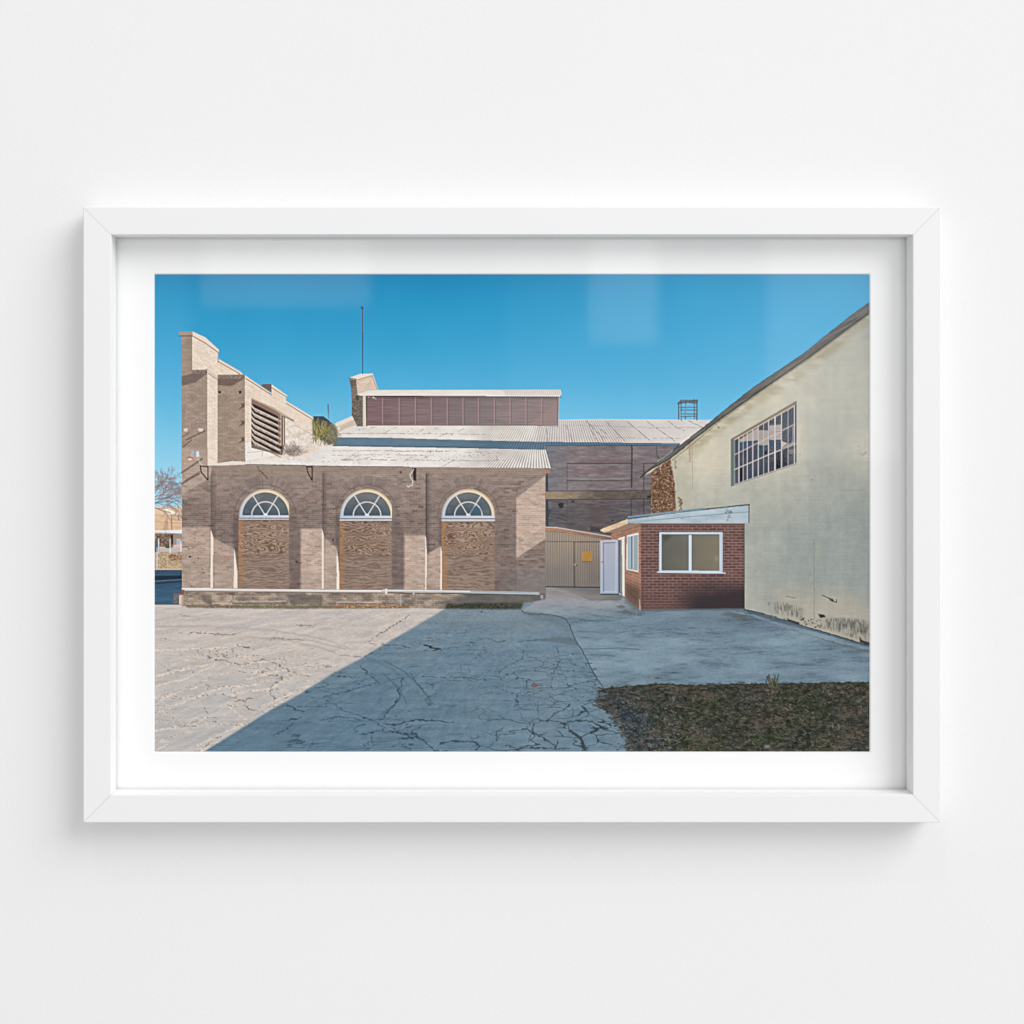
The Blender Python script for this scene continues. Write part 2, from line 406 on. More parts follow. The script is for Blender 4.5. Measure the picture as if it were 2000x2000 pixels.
    # nets of cracks, laid out on the ground plane seen in the picture
    def net(x0, y0, x1, y1, cell, wd, warp, seed):
        sl, X, Y = p.win(x0, y0, x1, y1)
        d = np.maximum(Y - 1076, 60); gu = (X - 1063) / d * 60; gv = 55800 / d
        rs = np.random.RandomState(seed)
        ua, ub, va, vb = gu.min() - cell, gu.max() + cell, gv.min() - cell, gv.max() + cell
        gu = gu + (fb(gu * .09, gv * .09, seed, 4) - .5) * warp; gv = gv + (fb(gu * .09, gv * .09, seed + 2, 4) - .5) * warp
        d1 = np.full(X.shape, 1e9, np.float32); d2 = d1.copy()
        S = [(ua + (i + .5 + rs.uniform(-.42, .42)) * cell, va + (k + .5 + rs.uniform(-.42, .42)) * cell) for i in range(int((ub - ua) / cell) + 1) for k in range(int((vb - va) / cell) + 1)]
        for sx, sy in S:
            dd = np.hypot(gu - sx, gv - sy); d2 = np.minimum(d2, np.maximum(d1, dd)); d1 = np.minimum(d1, dd)
        w_ = wd * (.5 + fb(X * .05, Y * .1, seed + 1, 3))
        return sl, X, Y, np.clip((w_ - (d2 - d1)) / w_ * 1.6, 0, 1)
    sl, X, Y, e = net(880, 1262, 1240, 1468, 13, .7, 13, 3)
    zone = smooth(X - (1468 - Y) * .25, 900, 1000) * (1 - smooth(X - (Y - 1270) * .34, 1144, 1162)) * smooth(Y, 1262, 1300)
    p.put(sl, e * zone * .95 * np.clip(fb(X * .02, Y * .04, 2, 3) * 3 - .5, .25, 1), (52, 66, 74))
    sl, X, Y, e = net(400, 1230, 1020, 1468, 22, .85, 26, 5)
    ms2 = p.inside(shadow, X, Y) * (1 - smooth(X, 900, 1010))
    p.put(sl, e * ms2 * .8 * np.clip(fb(X * .02, Y * .04, 1, 3) * 3.4 - .95, .08, 1), (56, 76, 90))
    sl, X, Y, e = net(302, 1215, 720, 1468, 19, 2.6, 26, 8)
    ms2 = 1 - p.inside(shadow, X, Y); zone = ms2 * smooth(Y, 1225, 1290) * (1 - smooth(X, 560, 690) * .6)
    k = fb(X * .25, Y * .4, 3, 4)
    p.put(sl, e * zone * .55 * np.clip(k * 3 - .7, 0, 1), (226, 211, 195))
    p.put(sl, np.clip(e * 5 - 4, 0, 1) * zone * .6 * np.clip(fb(X * .3, Y * .5, 4, 3) * 6 - 2.9, 0, 1), (112, 100, 91))
    # shade-side cracks left of centre and sun-side cracks
    for i, q in enumerate(((1290, 770, 1420, 740, 1600, 690, 1700, 660, 1600, 590), (1300, 800, 1450, 880, 1580, 920, 1640, 945, 1800, 935), (1640, 945, 1760, 1010, 1700, 1030, 1560, 1060), (1840, 780, 1800, 850, 1700, 930),
                           (1250, 950, 1400, 920, 1560, 945), (900, 1070, 980, 1030, 1060, 980), (1160, 1190, 1200, 1120, 1210, 1090), (1640, 1060, 1660, 1140), (1800, 1000, 1880, 1060, 1932, 1070), (1000, 830, 1100, 880, 1140, 890), (1370, 620, 1560, 625),
                           (1840, 1030, 1932, 1000), (1560, 540, 1620, 580, 1600, 600), (930, 960, 1120, 930), (1720, 380, 1860, 390, 1932, 400))):
        p.line(pt('i', *q), 1.5, (50, 68, 80), .8, jit=2.8, seed=i % 5, brk=.18)
    for i, q in enumerate(((190, 290, 360, 295, 540, 305, 660, 297), (640, 390, 720, 405, 790, 420), (330, 430, 400, 470, 480, 490, 590, 515), (590, 520, 700, 525, 840, 490, 960, 540, 1030, 575, 1090, 605, 1190, 622), (820, 580, 840, 610, 980, 620, 890, 700, 880, 740, 920, 790, 900, 820),
                           (510, 745, 560, 770, 690, 800, 720, 860, 790, 880), (690, 800, 720, 780, 770, 800), (390, 640, 415, 690, 420, 720), (300, 610, 310, 580), (880, 350, 890, 330, 1050, 340, 1200, 345), (1080, 230, 1210, 245), (1260, 535, 1340, 540), (1400, 460, 1500, 465, 1560, 470),
                           (180, 150, 290, 170), (60, 330, 100, 340), (330, 1190, 420, 1120, 520, 1070), (390, 850, 410, 890), (110, 570, 130, 575), (1620, 370, 1680, 380), (1600, 370, 1700, 300, 1810, 240, 1932, 160))):
        p.line(pt('i', *q), 1.7, (112, 98, 88), .8, jit=2.8, seed=i % 5, brk=.38)
    for i, q in enumerate(((10, 900, 200, 830, 420, 735, 560, 700, 800, 680), (20, 690, 240, 640, 300, 610, 480, 520), (590, 770, 720, 730, 900, 710, 1000, 640), (30, 1170, 110, 1130), (10, 1030, 200, 1000), (20, 620, 260, 560, 420, 530), (60, 800, 130, 760, 330, 700), (820, 850, 960, 780, 1180, 690),
                           (20, 430, 300, 410, 560, 405), (690, 530, 900, 500), (560, 840, 640, 900, 700, 940), (340, 1140, 480, 1070, 700, 960), (700, 640, 860, 600, 1000, 570), (10, 780, 80, 760))):
        p.line(pt('i', *q), 2.6, (226, 211, 195), .75, jit=2.8, seed=i % 5, brk=.3)
    for q in ((20, 245, 400, 240, 900, 270, 1300, 340, 1480, 410), (700, 320, 1000, 345, 1250, 400, 1370, 440), (900, 330, 1200, 350, 1450, 415)):
        p.line(pt('i', *q), 3.5, (166, 157, 152), .4, jit=1.5)
    p.dots(pt('i', 420, 410, 600, 400, 660, 460, 560, 480, 430, 480), 60, 2.2, [(150, 130, 108), (120, 104, 90), (205, 190, 172)], .8, 1.6, 5)
    # tyre arcs in the shade
    for q in ((1400, 700, 1600, 640, 1780, 640, 1870, 720, 1860, 800), (1600, 470, 1800, 560, 1932, 690)):
        p.line(pt('i', *q), 5, (86, 110, 126), .35, jit=1)
    for q in ((0, 500, 150, 580, 260, 680, 380, 830), (0, 600, 120, 720, 170, 820)):
        p.line(pt('j', *q), 3, (72, 98, 114), .5, jit=.8)
    p.dots(pt('j', 1110, 675, 1170, 675, 1170, 705, 1110, 705), 14, 3, [(98, 62, 54), (120, 76, 62)], .9, 1.4, 3)
    p.poly(pt('j', 725, 130, 740, 126, 748, 134, 735, 138), (84, 58, 50))

    # ---------- dry grass verge
    grass = pt('k', 96, 217, 300, 200, 500, 187, 680, 197, 940, 190, 1180, 187, 1550, 181, 1858, 176, 1858, 640, 285, 640, 285, 580, 250, 520, 195, 430, 150, 370, 40, 330, 100, 292)
    def grasscol(X, Y):
        a = fb(X * .02, Y * .04, 1, 4); b = fb(X * .13, Y * .25, 3, 4); c = fb(X * .5, Y * .7, 5, 3)
        g = rgb(np.clip(a * 3 - 1.05, 0, 1), (60, 60, 56), (54, 60, 46))
        g = g + (np.array((54, 64, 72), np.float32) - g) * ((1 - smooth(X - (Y - 1340) * .5, 1190, 1290)) * .8)[..., None]
        bare = np.clip(fb(X * .035, Y * .06, 4, 4) * 4 - 1.7, 0, 1)
        g = g + (np.array((84, 76, 66), np.float32) - g) * (bare * .6)[..., None]
        g = g + ((b - .5) * 66 + (c - .5) * 54)[..., None]
        return np.clip(g, 18, 200)
    p.poly(grass, grasscol)
    rs = np.random.RandomState(29)                               # the verge crumbles out over the concrete
    rim = pt('k', 96, 217, 300, 200, 500, 187, 680, 197, 940, 190, 1180, 187, 1550, 181, 1858, 176); rimL = pt('k', 100, 217, 100, 292, 60, 325, 150, 370, 195, 430, 250, 520, 285, 580, 285, 640)
    for path, n, nx, ny in ((rim, 420, 0, -1), (rimL, 520, -1, -.2)):
        for _ in range(n):
            i = rs.randint(len(path) - 1); t = rs.rand(); d_ = rs.normal(0, 1)
            x = path[i][0] * (1 - t) + path[i + 1][0] * t; y = path[i][1] * (1 - t) + path[i + 1][1] * t
            k = abs(d_) * (2.2 if nx == 0 else 8) - 2
            x += nx * k; y += ny * k; r = rs.uniform(.8, 3.2)
            p.poly([(x - r * 1.6, y), (x - r * .4, y - r * .7), (x + r, y - r * .5), (x + r * 1.5, y + r * .3), (x, y + r * .6)], [(58, 60, 56), (78, 76, 70), (46, 50, 50), (98, 104, 106), (70, 66, 56)][rs.randint(5)], rs.uniform(.4, .9))
    rs = np.random.RandomState(11)
    for _ in range(2300):
        x = rs.uniform(1190, 1698); y = rs.uniform(1336, 1468)
        if x < 1185 + max(0, (y - 1370)) * .5 + rs.uniform(0, 40): continue
        an = rs.normal(0, .8); L = rs.uniform(2, 7.5) * (1 + (y - 1336) / 160)
        col = [(136, 124, 112), (106, 98, 88), (42, 42, 40), (78, 84, 60), (28, 30, 32), (164, 150, 138), (60, 68, 48), (34, 36, 36)][rs.randint(8)]
        p.line([(x, y), (x + L * math.cos(an), y + L * math.sin(an) * .7)], rs.uniform(.6, 1.15), col, rs.uniform(.35, .8))
    for _ in range(220):
        x = rs.uniform(1200, 1330); y = rs.uniform(1370, 1466)
        p.line([(x, y), (x + rs.uniform(1, 3), y)], rs.uniform(.8, 1.8), [(112, 132, 144), (44, 54, 60), (140, 152, 160)][rs.randint(3)], .5)
    p.line(pt('k', 100, 217, 300, 201, 500, 188, 680, 198, 940, 191, 1180, 188, 1550, 182, 1858, 177), 2.6, (50, 52, 48), .75, jit=1.6)
    p.dots(pt('k', 100, 215, 1858, 176, 1858, 196, 100, 232), 330, 2.6, [(58, 60, 46), (90, 84, 70), (40, 42, 38)], .8, 1.6, 9, up=.7)
    p.dots(pt('k', 1170, 150, 1250, 140, 1245, 215, 1180, 215), 46, 5.5, [(66, 72, 52), (96, 94, 72), (46, 50, 40)], .9, 1.7, 21, up=.35)
    p.poly(pt('k', 1160, 590, 1195, 588, 1195, 605, 1165, 608), (112, 134, 146), .8, soft=.6)

    # ---------- far left street
    p.rect(302, 990, 357, 1044, lambda X, Y: rgb(np.clip(fb(X * .2, Y * .3, 2, 4) * 1.6 - .3, 0, 1), (228, 198, 166), (206, 172, 138)))
    p.poly(pt('l', 12, 645, 150, 635, 220, 680, 330, 720, 330, 760, 12, 740), (222, 196, 166))
    p.poly(pt('l', 140, 635, 220, 690, 300, 715, 290, 735, 200, 720, 130, 690), (244, 232, 212))
    for y, c in ((735, (186, 152, 122)), (815, (190, 156, 126)), (850, (214, 182, 150))):
        p.line(pt('l', 12, y, 330, y + 14), 1.6, c, .7, jit=.7)
    p.line(pt('l', 213, 750, 215, 905), 1.3, (120, 90, 72), .9); p.line(pt('l', 292, 730, 293, 795), 1.6, (120, 96, 84), .8)
    p.rect(302, 1042, 357, 1079, (128, 108, 98)); p.poly(pt('l', 235, 955, 330, 950, 330, 1070, 235, 1070), (156, 140, 124))
    p.dots(pt('l', 12, 950, 200, 955, 180, 1080, 12, 1100), 120, 3.2, [(92, 68, 60), (148, 122, 108), (64, 52, 46), (172, 146, 128)], .8, 1.2, 31)
    p.poly(pt('l', 200, 965, 230, 965, 232, 1060, 205, 1080), (52, 56, 46)); p.rect(346, 1052, 355, 1064, (176, 180, 190))
    p.poly(pt('l', 12, 915, 330, 905, 330, 950, 200, 945, 30, 930), (226, 230, 240)); p.line(pt('l', 30, 932, 330, 950), 1.2, (176, 178, 190), .9)
    p.rect(302, 1068, 357, 1079, (204, 186, 178)); p.poly(pt('l', 230, 1075, 330, 1070, 330, 1105, 240, 1105), (226, 182, 176)); p.poly(pt('l', 130, 1070, 210, 1065, 215, 1120, 150, 1120), (88, 96, 58), soft=.8)
    p.poly(pt('l', 12, 1120, 330, 1110, 330, 1160, 12, 1160), (190, 182, 178)); p.rect(302, 1063, 313, 1078, (88, 94, 106))
    p.rect(302, 1078, 357, 1112, lambda X, Y: rgb(np.clip(fb(X * .5, Y * .6, 3, 3) * 2 - .5, 0, 1), (150, 128, 102), (208, 184, 152)))
    p.dots(pt('l', 180, 1190, 330, 1190, 330, 1250, 200, 1250), 30, 3, [(148, 98, 74), (112, 82, 66)], .8, 1.5, 33)
    for x, y0, y1 in ((65, 1010, 1165), (197, 1010, 1165), (320, 1040, 1150), (48, 1110, 1340)):
        p.line(pt('l', x, y0, x, y1), 2.0 if y0 < 1100 else 1.2, (222, 226, 232), .9)
    p.rect(302, 1110.5, 357, 1112.5, (206, 192, 176))
    p.rect(302, 1112.5, 357, 1181, lambda X, Y: rgb(np.clip((Y - 1112) / 70, 0, 1), (56, 80, 102), (66, 98, 124)) + ((fb(X * .05, Y * .5, 2, 3) - .5) * 26)[..., None])
    p.poly(pt('l', 12, 1430, 330, 1425, 330, 1470, 12, 1480), (32, 46, 60), .9, soft=1); p.line(pt('l', 12, 1495, 330, 1470), 1.4, (128, 138, 148), .6); p.poly(pt('l', 12, 1500, 330, 1480, 330, 1500, 12, 1530), (34, 46, 56), .6, soft=.8)
    p.rect(302, 1181, 357, 1186, (206, 194, 184))
    p.rect(340, 1158, 353, 1178, lambda X, Y: rgb(fb(X * .4, Y * .4, 1, 3), (90, 84, 84), (132, 124, 120)))
    # bare tree
    rs = np.random.RandomState(5)
    def branch(x, y, an, L, w, dep):
        n = 3
        for _ in range(n):
            x2 = x + math.cos(an) * L / n; y2 = y + math.sin(an) * L / n
            p.line([(x, y), (x2, y2)], w, (138, 112, 112), .85); x, y = x2, y2; an += rs.normal(0, .16)
            if dep > 0 and rs.rand() < .85: branch(x, y, an + rs.choice([-1, 1]) * rs.uniform(.3, .7), L * .66, w * .62, dep - 1)
    for an, L, y0 in ((-.2, 42, 978), (-.45, 36, 976), (-.75, 32, 968), (.1, 46, 980), (-.05, 46, 976), (-1.0, 34, 978), (.22, 42, 990), (-.6, 30, 990), (-.3, 30, 955)):
        branch(294, y0, an, L, 1.7, 5)

    # ---------- long back roof and ridge
    roofA = pt('c', 45, 592, 190, 515, 255, 508, 1700, 508) + pt('e', 200, 200, 600, 194, 1080, 197, 1660, 206, 1530, 298, 1365, 430, 80, 405) + pt('c', 1605, 690, 0, 668)
    def roofcol(lo=(214, 206, 200), hi=(232, 226, 218), vx=1063, vy=500, k=.3):
        def f(X, Y):
            return rgb(np.clip(fb(X * .03, Y * .08, 2, 4) * 1.5 - .2, 0, 1), lo, hi) + ((fb(X * .4, Y * .4, 4, 3) - .5) * 16)[..., None]
        return f
    p.poly(pt('m', 1180, 760, 1500, 600, 1620, 585, 1900, 560, 1932, 950, 165, 1150, 165, 900, 1180, 890), (224, 214, 203))
    p.poly(roofA, roofcol())
    p.poly(pt('e', 0, 215, 200, 200, 1640, 200, 1335, 418, 0, 405), (202, 194, 194), .45)
    # corrugation: fans seen square-on at the right, foreshortened away at the left
    def corr(poly_, dark, q, n, amp, fade):
        xs = [a[0] for a in poly_]; ys = [a[1] for a in poly_]
        sl, X, Y = p.win(min(xs), min(ys), max(xs), max(ys)); m = p.inside(poly_, X, Y)
        u, v = p.quad_uv(q, X, Y)
        s = .5 + .5 * np.sin(u * n * 2 * np.pi)
        p.put(sl, m * s ** 2 * amp * fade(X, Y), dark)
    qA = pt('c', 1080, 515, 1690, 510, 1605, 690, 860, 690)
    corr(roofA, (120, 112, 112), pt('c', 1170, 515, 1640, 512, 1620, 690, 1010, 690), 30, .7, lambda X, Y: smooth(X, 900, 960) * (1 - smooth(X, 1190, 1290) * .9) * (.55 + .45 * p.vn(X * .1, Y * .05, 1)))
    for q in ((0, 570, 250, 568, 600, 570, 900, 572, 1200, 576), (180, 545, 330, 520), (400, 560, 480, 520), (560, 565, 600, 530), (640, 565, 700, 525), (720, 570, 790, 525), (810, 590, 870, 560), (880, 590, 990, 530)):
        p.line(pt('c', *q), 1.1, (150, 140, 136), .75, jit=.8, brk=.35)
    for q in ((455, 208, 500, 250, 600, 350, 620, 400), (640, 208, 720, 290, 830, 405), (840, 208, 950, 300, 1075, 405), (1030, 208, 1120, 275, 1300, 400), (1230, 208, 1310, 270, 1390, 300), (1420, 206, 1560, 270), (270, 250, 330, 400), (480, 250, 570, 405), (590, 285, 660, 340), (80, 270, 95, 400)):
        p.line(pt('e', *q), 1.2, (112, 104, 106), .75, jit=.8, brk=.25)
    for q in ((200, 245, 640, 255, 1100, 270, 1560, 268), (600, 360, 1000, 368, 1340, 370), (0, 255, 200, 262)):
        p.line(pt('e', *q), 1.0, (150, 142, 142), .7, jit=.6, brk=.3)
    p.line(pt('e', 200, 199, 600, 193, 1080, 196, 1640, 199), 1.4, (226, 222, 216), .9)
    # blue shade across the roof
    blue = pt('c', 40, 597, 400, 600, 800, 612, 1605, 632, 1930, 633) + pt('e', 430, 405, 900, 412, 1345, 415, 1330, 442, 75, 440, 70, 470) + pt('c', 1608, 690, 900, 678, 0, 664)
    p.poly(blue, lambda X, Y: rgb(np.clip(fb(X * .05, Y * .2, 3, 3), 0, 1), (82, 110, 130), (100, 124, 140)), .94)
    corr(blue, (44, 74, 96), pt('c', 1170, 515, 1640, 512, 1620, 690, 1010, 690), 30, .55, lambda X, Y: smooth(X, 860, 980) * (1 - smooth(X, 1230, 1330)))
    p.line(pt('c', 0, 660, 800, 668, 1600, 690), 1.3, (56, 84, 104), .8, jit=.5); p.line(pt('e', 75, 441, 700, 437, 1330, 442), 1.2, (52, 62, 72), .9)

    # ---------- back wall right of the shed roof
    bw = pt('e', 72, 445, 700, 440, 1335, 442, 1250, 560, 1300, 1110, 1200, 1300, 690, 1330, 75, 1330)
    def bwcol(X, Y):
        h, h2, j = p.bricks(X, Y, 9, 3.4, .2, 2)
        a = fb(X * .02, Y * .035, 1, 4); b = fb(X * .05, Y * .3, 4, 4)
        c = rgb(np.clip(a * 1.6 - .3, 0, 1), (134, 122, 122), (116, 108, 112))
        c = c + (np.array((116, 122, 130), np.float32) - c) * ((1 - smooth(X, 1065, 1120)) * .6)[..., None]
        low = smooth(Y, 955, 985); c = c * (1 - low * .22)[..., None] + (low * fb(X * .03, Y * .12, 3, 4) * 26 - low * 8)[..., None]
        c = c + ((h - .5) * 10 - j * 7 + (b - .5) * 42)[..., None]
        return c
    p.poly(bw, bwcol)
    p.poly(pt('e', 470, 570, 1000, 580, 860, 600, 330, 600), (116, 88, 90), .45, soft=1.4); p.poly(pt('e', 330, 660, 760, 650, 700, 690, 360, 680), (124, 94, 96), .4, soft=2)
    p.poly(pt('e', 490, 1020, 640, 1030, 620, 1180, 520, 1170), (112, 82, 82), .55, soft=2); p.poly(pt('e', 490, 1195, 580, 1210, 610, 1255, 500, 1245), (64, 62, 66), .8, soft=1)
    p.poly(pt('e', 300, 990, 700, 1040, 820, 1120, 500, 1190, 250, 1180), (84, 80, 82), .5, soft=5)
    for q, w_, c in (((275, 606, 885, 606), 1.8, (66, 64, 70)), ((278, 606, 278, 860), 1.3, (80, 78, 84)), ((275, 768, 640, 770, 870, 764), 1.6, (72, 70, 74)), ((1000, 604, 1110, 604), 1.6, (70, 68, 74)), ((999, 606, 1000, 860), 2, (62, 68, 76)),
                     ((1118, 445, 1120, 510, 1138, 560), 1.3, (62, 64, 70)), ((880, 945, 882, 1095), 1.6, (58, 60, 64)), ((999, 945, 1000, 1085), 2, (56, 62, 66)), ((278, 945, 276, 1210), 1.2, (74, 74, 80)), ((105, 1100, 200, 1120, 268, 1145), 1.6, (58, 58, 62)), ((100, 1040, 120, 1060, 100, 1090), 2, (54, 54, 58)), ((110, 960, 180, 968, 260, 985), 1.4, (70, 70, 74))):
        p.line(pt('e', *q), w_, c, .85, jit=.3)
    p.line(pt('e', 275, 750, 640, 752, 870, 745), 1.8, (150, 150, 156), .55); p.line(pt('e', 280, 620, 880, 620), 1.2, (150, 142, 142), .5)
    p.line(pt('e', 886, 440, 888, 470, 884, 830), 2.6, (50, 60, 70), .95); p.line(pt('e', 87, 700, 90, 1190), 4.6, (58, 66, 76), .95); p.line(pt('e', 84, 450, 88, 720), 2, (86, 98, 110), .7)
    p.poly(pt('e', 185, 985, 240, 975, 245, 1020, 210, 1030), (44, 42, 46), .9, soft=.7); p.poly(pt('e', 318, 955, 345, 955, 342, 973, 320, 972), (40, 40, 44), .9, soft=.4); p.dots(pt('e', 700, 1135, 725, 1135, 725, 1155, 700, 1155), 6, 3, [(48, 46, 50)], .9)
    # concrete beam across
    p.poly(pt('e', 75, 868, 600, 862, 1165, 858, 1160, 940, 75, 945), lambda X, Y: rgb(np.clip(smooth(X, 1070, 1200) + (fb(X * .1, Y * .2, 2, 4) - .5) * 1.1, 0, 1), (152, 134, 114), (96, 88, 82)))
    p.line(pt('e', 75, 867, 1165, 857), 1.4, (70, 66, 66), .85); p.line(pt('e', 75, 946, 1160, 941), 1.8, (64, 62, 64), .85)
    p.poly(pt('e', 1030, 918, 1065, 905, 1075, 920, 1040, 930), (34, 32, 32), soft=.5); p.dots(pt('e', 800, 865, 1150, 865, 1150, 935, 800, 935), 90, 2, [(64, 60, 58), (128, 116, 104)], .5, 1.6, 12)
    # frame tower on the ridge
    tw = (98, 92, 92)
    for q, w_ in (((1328, 40, 1328, 190), 2.4), ((1500, 8, 1500, 195), 2.8), ((1350, 20, 1352, 200), 2), ((1394, 20, 1392, 190), 1.8), ((1474, 0, 1476, 190), 1.6), ((1318, 45, 1350, 12, 1505, 12), 2), ((1320, 45, 1400, 30, 1500, 40), 2.2), ((1340, 80, 1500, 78), 1.6), ((1345, 105, 1500, 104), 1.6), ((1345, 140, 1500, 142), 1.5), ((1345, 165, 1495, 163), 1.8), ((1330, 30, 1500, 22), 2.6)):
        p.line(pt('e', *q), w_, tw, .92, jit=.3)
    p.line(pt('e', 1394, 60, 1394, 160), 1, (196, 182, 170), .7); p.line(pt('e', 1352, 120, 1352, 190), 1, (196, 182, 170), .7)

    # ---------- clerestory
    p.poly(pt('c', 0, 500, 140, 440, 190, 438, 190, 480, 100, 520, 20, 590, 0, 560), (226, 216, 204)); p.poly(pt('c', 60, 520, 180, 462, 188, 500, 100, 530, 45, 560), (206, 184, 166)); p.line(pt('c', 30, 525, 185, 458), 1.2, (170, 150, 136), .8)
    p.poly(pt('c', 125, 152, 180, 165, 186, 275, 232, 275, 228, 516, 188, 515, 145, 430, 142, 240), lambda X, Y: rgb(np.clip(fb(X * .5, Y * .6, 1, 3) * 2 - .5, 0, 1), (84, 78, 74), (138, 126, 116)))
    p.poly(pt('c', 142, 250, 182, 200, 184, 280, 145, 330), (150, 134, 122), .5, soft=1)
    def sidebrick(q, nu, nv, lo, hi, mor, seed=1):
        def f(X, Y):
            u, v = p.quad_uv(q, X, Y); h, h2, j = p.bricks(u * nu, v * nv, 2.6, 1, .2, seed)
            return rgb(np.clip(h * .8 + fb(X * .1, Y * .1, 3, 3) * .5 - .1, 0, 1), lo, hi) + (j * mor)[..., None] + ((fb(X * .5, Y * .5, 2, 2) - .5) * 14)[..., None]
        return f
    p.poly(pt('c', 178, 168, 300, 128, 345, 240, 280, 242, 190, 275), sidebrick(pt('c', 178, 168, 300, 128, 345, 235, 190, 275), 16, 9, (214, 190, 170), (232, 212, 194), -26))
    p.poly(pt('c', 122, 152, 210, 118, 303, 117, 345, 238, 335, 238, 296, 134, 185, 168, 125, 160), (228, 218, 208)); p.line(pt('c', 125, 158, 180, 168, 298, 132, 338, 236), 1.3, (136, 112, 100), .85); p.line(pt('c', 124, 152, 180, 160), 2, (112, 98, 90), .8)
    p.dots(pt('c', 178, 285, 198, 285, 198, 315, 178, 315), 14, 3, [(74, 84, 48), (56, 62, 40)], .9)
    p.poly(pt('c', 228, 275, 256, 275, 252, 516, 230, 516), (214, 200, 186)); p.line(pt('c', 256, 285, 258, 510), 2.6, (52, 44, 46), .9)
    band = pt('c', 262, 272, 1708, 280, 1697, 508, 258, 508)
    def bandcol(X, Y):
        a = fb(X * .03, Y * .5, 1, 4); k = np.sin((Y - 774) * 2 * np.pi / 3.1)
        c = rgb(smooth(X, 720, 1000), (128, 105, 107), (138, 124, 123)) + (k * 6 + (a - .5) * 34)[..., None]
        return c - ((1 - smooth(Y, 774, 788)) * 22)[..., None]
    p.poly(band, bandcol)
    p.poly(pt('c', 1475, 506, 1690, 335, 1690, 506), (158, 134, 132), .55)
    p.poly(pt('c', 800, 310, 1225, 310, 1225, 500, 800, 500), (120, 112, 116), .3, soft=4)
    for x in (378, 503, 625, 745, 865, 983, 1100, 1220, 1338, 1457, 1577):
        p.line(pt('c', x, 305, x + 1, 506), 2.1, (166, 138, 140), .9); p.line(pt('c', x + 8, 310, x + 8, 506), 1, (84, 66, 72), .6)
    p.line(pt('c', 270, 312, 1690, 318), 1.2, (150, 122, 126), .5, brk=.3); p.line(pt('c', 1698, 290, 1694, 508), 2.6, (136, 110, 110), .95); p.line(pt('c', 1706, 288, 1703, 508), 1, (206, 186, 172), .8)
    p.line(pt('c', 258, 507, 1697, 508), 1.2, (98, 84, 86), .7)
    p.poly(pt('c', 188, 276, 280, 240, 1718, 238, 1728, 286, 1708, 294, 1300, 288, 190, 282), lambda X, Y: rgb(np.clip(fb(X * .05, Y * .3, 2, 3), 0, 1), (216, 210, 204), (234, 228, 222)))
    corr(pt('c', 1280, 242, 1718, 240, 1728, 284, 1310, 284), (160, 152, 150), pt('c', 1280, 242, 1718, 240, 1728, 284, 1290, 284), 30, .6, lambda X, Y: np.ones_like(X))
    p.line(pt('c', 260, 288, 1300, 292, 1708, 294), 1.5, (74, 62, 64), .85); p.line(pt('c', 285, 240, 1718, 238), 1, (176, 168, 164), .8); p.line(pt('c', 1722, 285, 1722, 298), 2, (90, 76, 74), .9)
    p.dots(pt('c', 270, 290, 360, 290, 360, 312, 270, 312), 8, 2.6, [(226, 222, 216)], .9, 1.2, 2)
    p.line(pt('a', 1579, 318, 1581, 815), 1.7, (70, 50, 74), .95); p.line(pt('a', 1580, 330, 1581, 500), .9, (150, 84, 90), .8); p.dots(pt('a', 1572, 312, 1588, 312, 1588, 328, 1572, 328), 8, 3.2, [(44, 38, 48)], 1)

    # ---------- lower roof
    roofB = pt('b', 405, 182, 500, 178, 600, 155, 700, 162, 900, 140, 1150, 122, 1180, 90, 1270, 52, 1390, 46) + pt('c', 0, 664, 900, 680, 1606, 690, 1645, 832, 1630, 830, 800, 822, 0, 818) + pt('b', 1300, 196, 980, 186, 695, 182, 560, 188)
    p.poly(roofB, roofcol((220, 213, 208), (238, 232, 226)))
    corr(roofB, (112, 104, 100), pt('c', 1240, 690, 1606, 690, 1645, 832, 1080, 828), 25, .85, lambda X, Y: smooth(X, 880, 960) * (.6 + .4 * p.vn(X * .08, Y * .1, 2)))
    for q in ((0, 700, 260, 698, 600, 702, 930, 702), (0, 735, 400, 728, 700, 735), (0, 770, 300, 766, 860, 772), (80, 765, 200, 740), (200, 770, 320, 738), (540, 770, 620, 740), (640, 770, 740, 735), (820, 822, 900, 775), (260, 698, 620, 700), (680, 702, 930, 704), (0, 770, 140, 768), (350, 768, 480, 770), (1000, 712, 1160, 705), (900, 770, 1100, 775, 1300, 770)):
        p.line(pt('c', *q), 1.1, (126, 118, 112), .65, jit=1, brk=.34, seed=2)
    p.dots(pt('c', 700, 690, 1250, 690, 1250, 780, 700, 780), 70, 1.8, [(86, 80, 78), (150, 142, 136)], .6, 1.3, 8)
    p.dots(pt('b', 700, 130, 1932, 60, 1932, 180, 700, 175), 170, 1.5, [(132, 124, 118), (190, 180, 172)], .6, 2.4, 18)
    p.line(pt('b', 420, 184, 560, 188, 695, 184, 980, 187, 1300, 197, 1932, 202), 1.6, (78, 70, 66), .9, jit=.5)

    # ---------- stepped gable on the left
    litb = ((226, 206, 188), (240, 223, 206)); shb = ((154, 136, 124), (176, 157, 143))
    def flat(lo, hi, mor=-20, seed=1, L=11, H=3.9, ox=0):
        def f(X, Y):
            h, h2, j = p.bricks(X + ox, Y, L, H, .17, seed)
            return rgb(np.clip(h * .6 + fb(X * .06, Y * .09, 2, 3) * .8 - .2, 0, 1), lo, hi) + (j * mor)[..., None] + ((fb(X * .5, Y * .5, 3, 2) - .5) * 20)[..., None]
        return f
    p.poly(pt('a', 820, 893, 893, 890, 900, 960, 820, 910), (112, 98, 90))
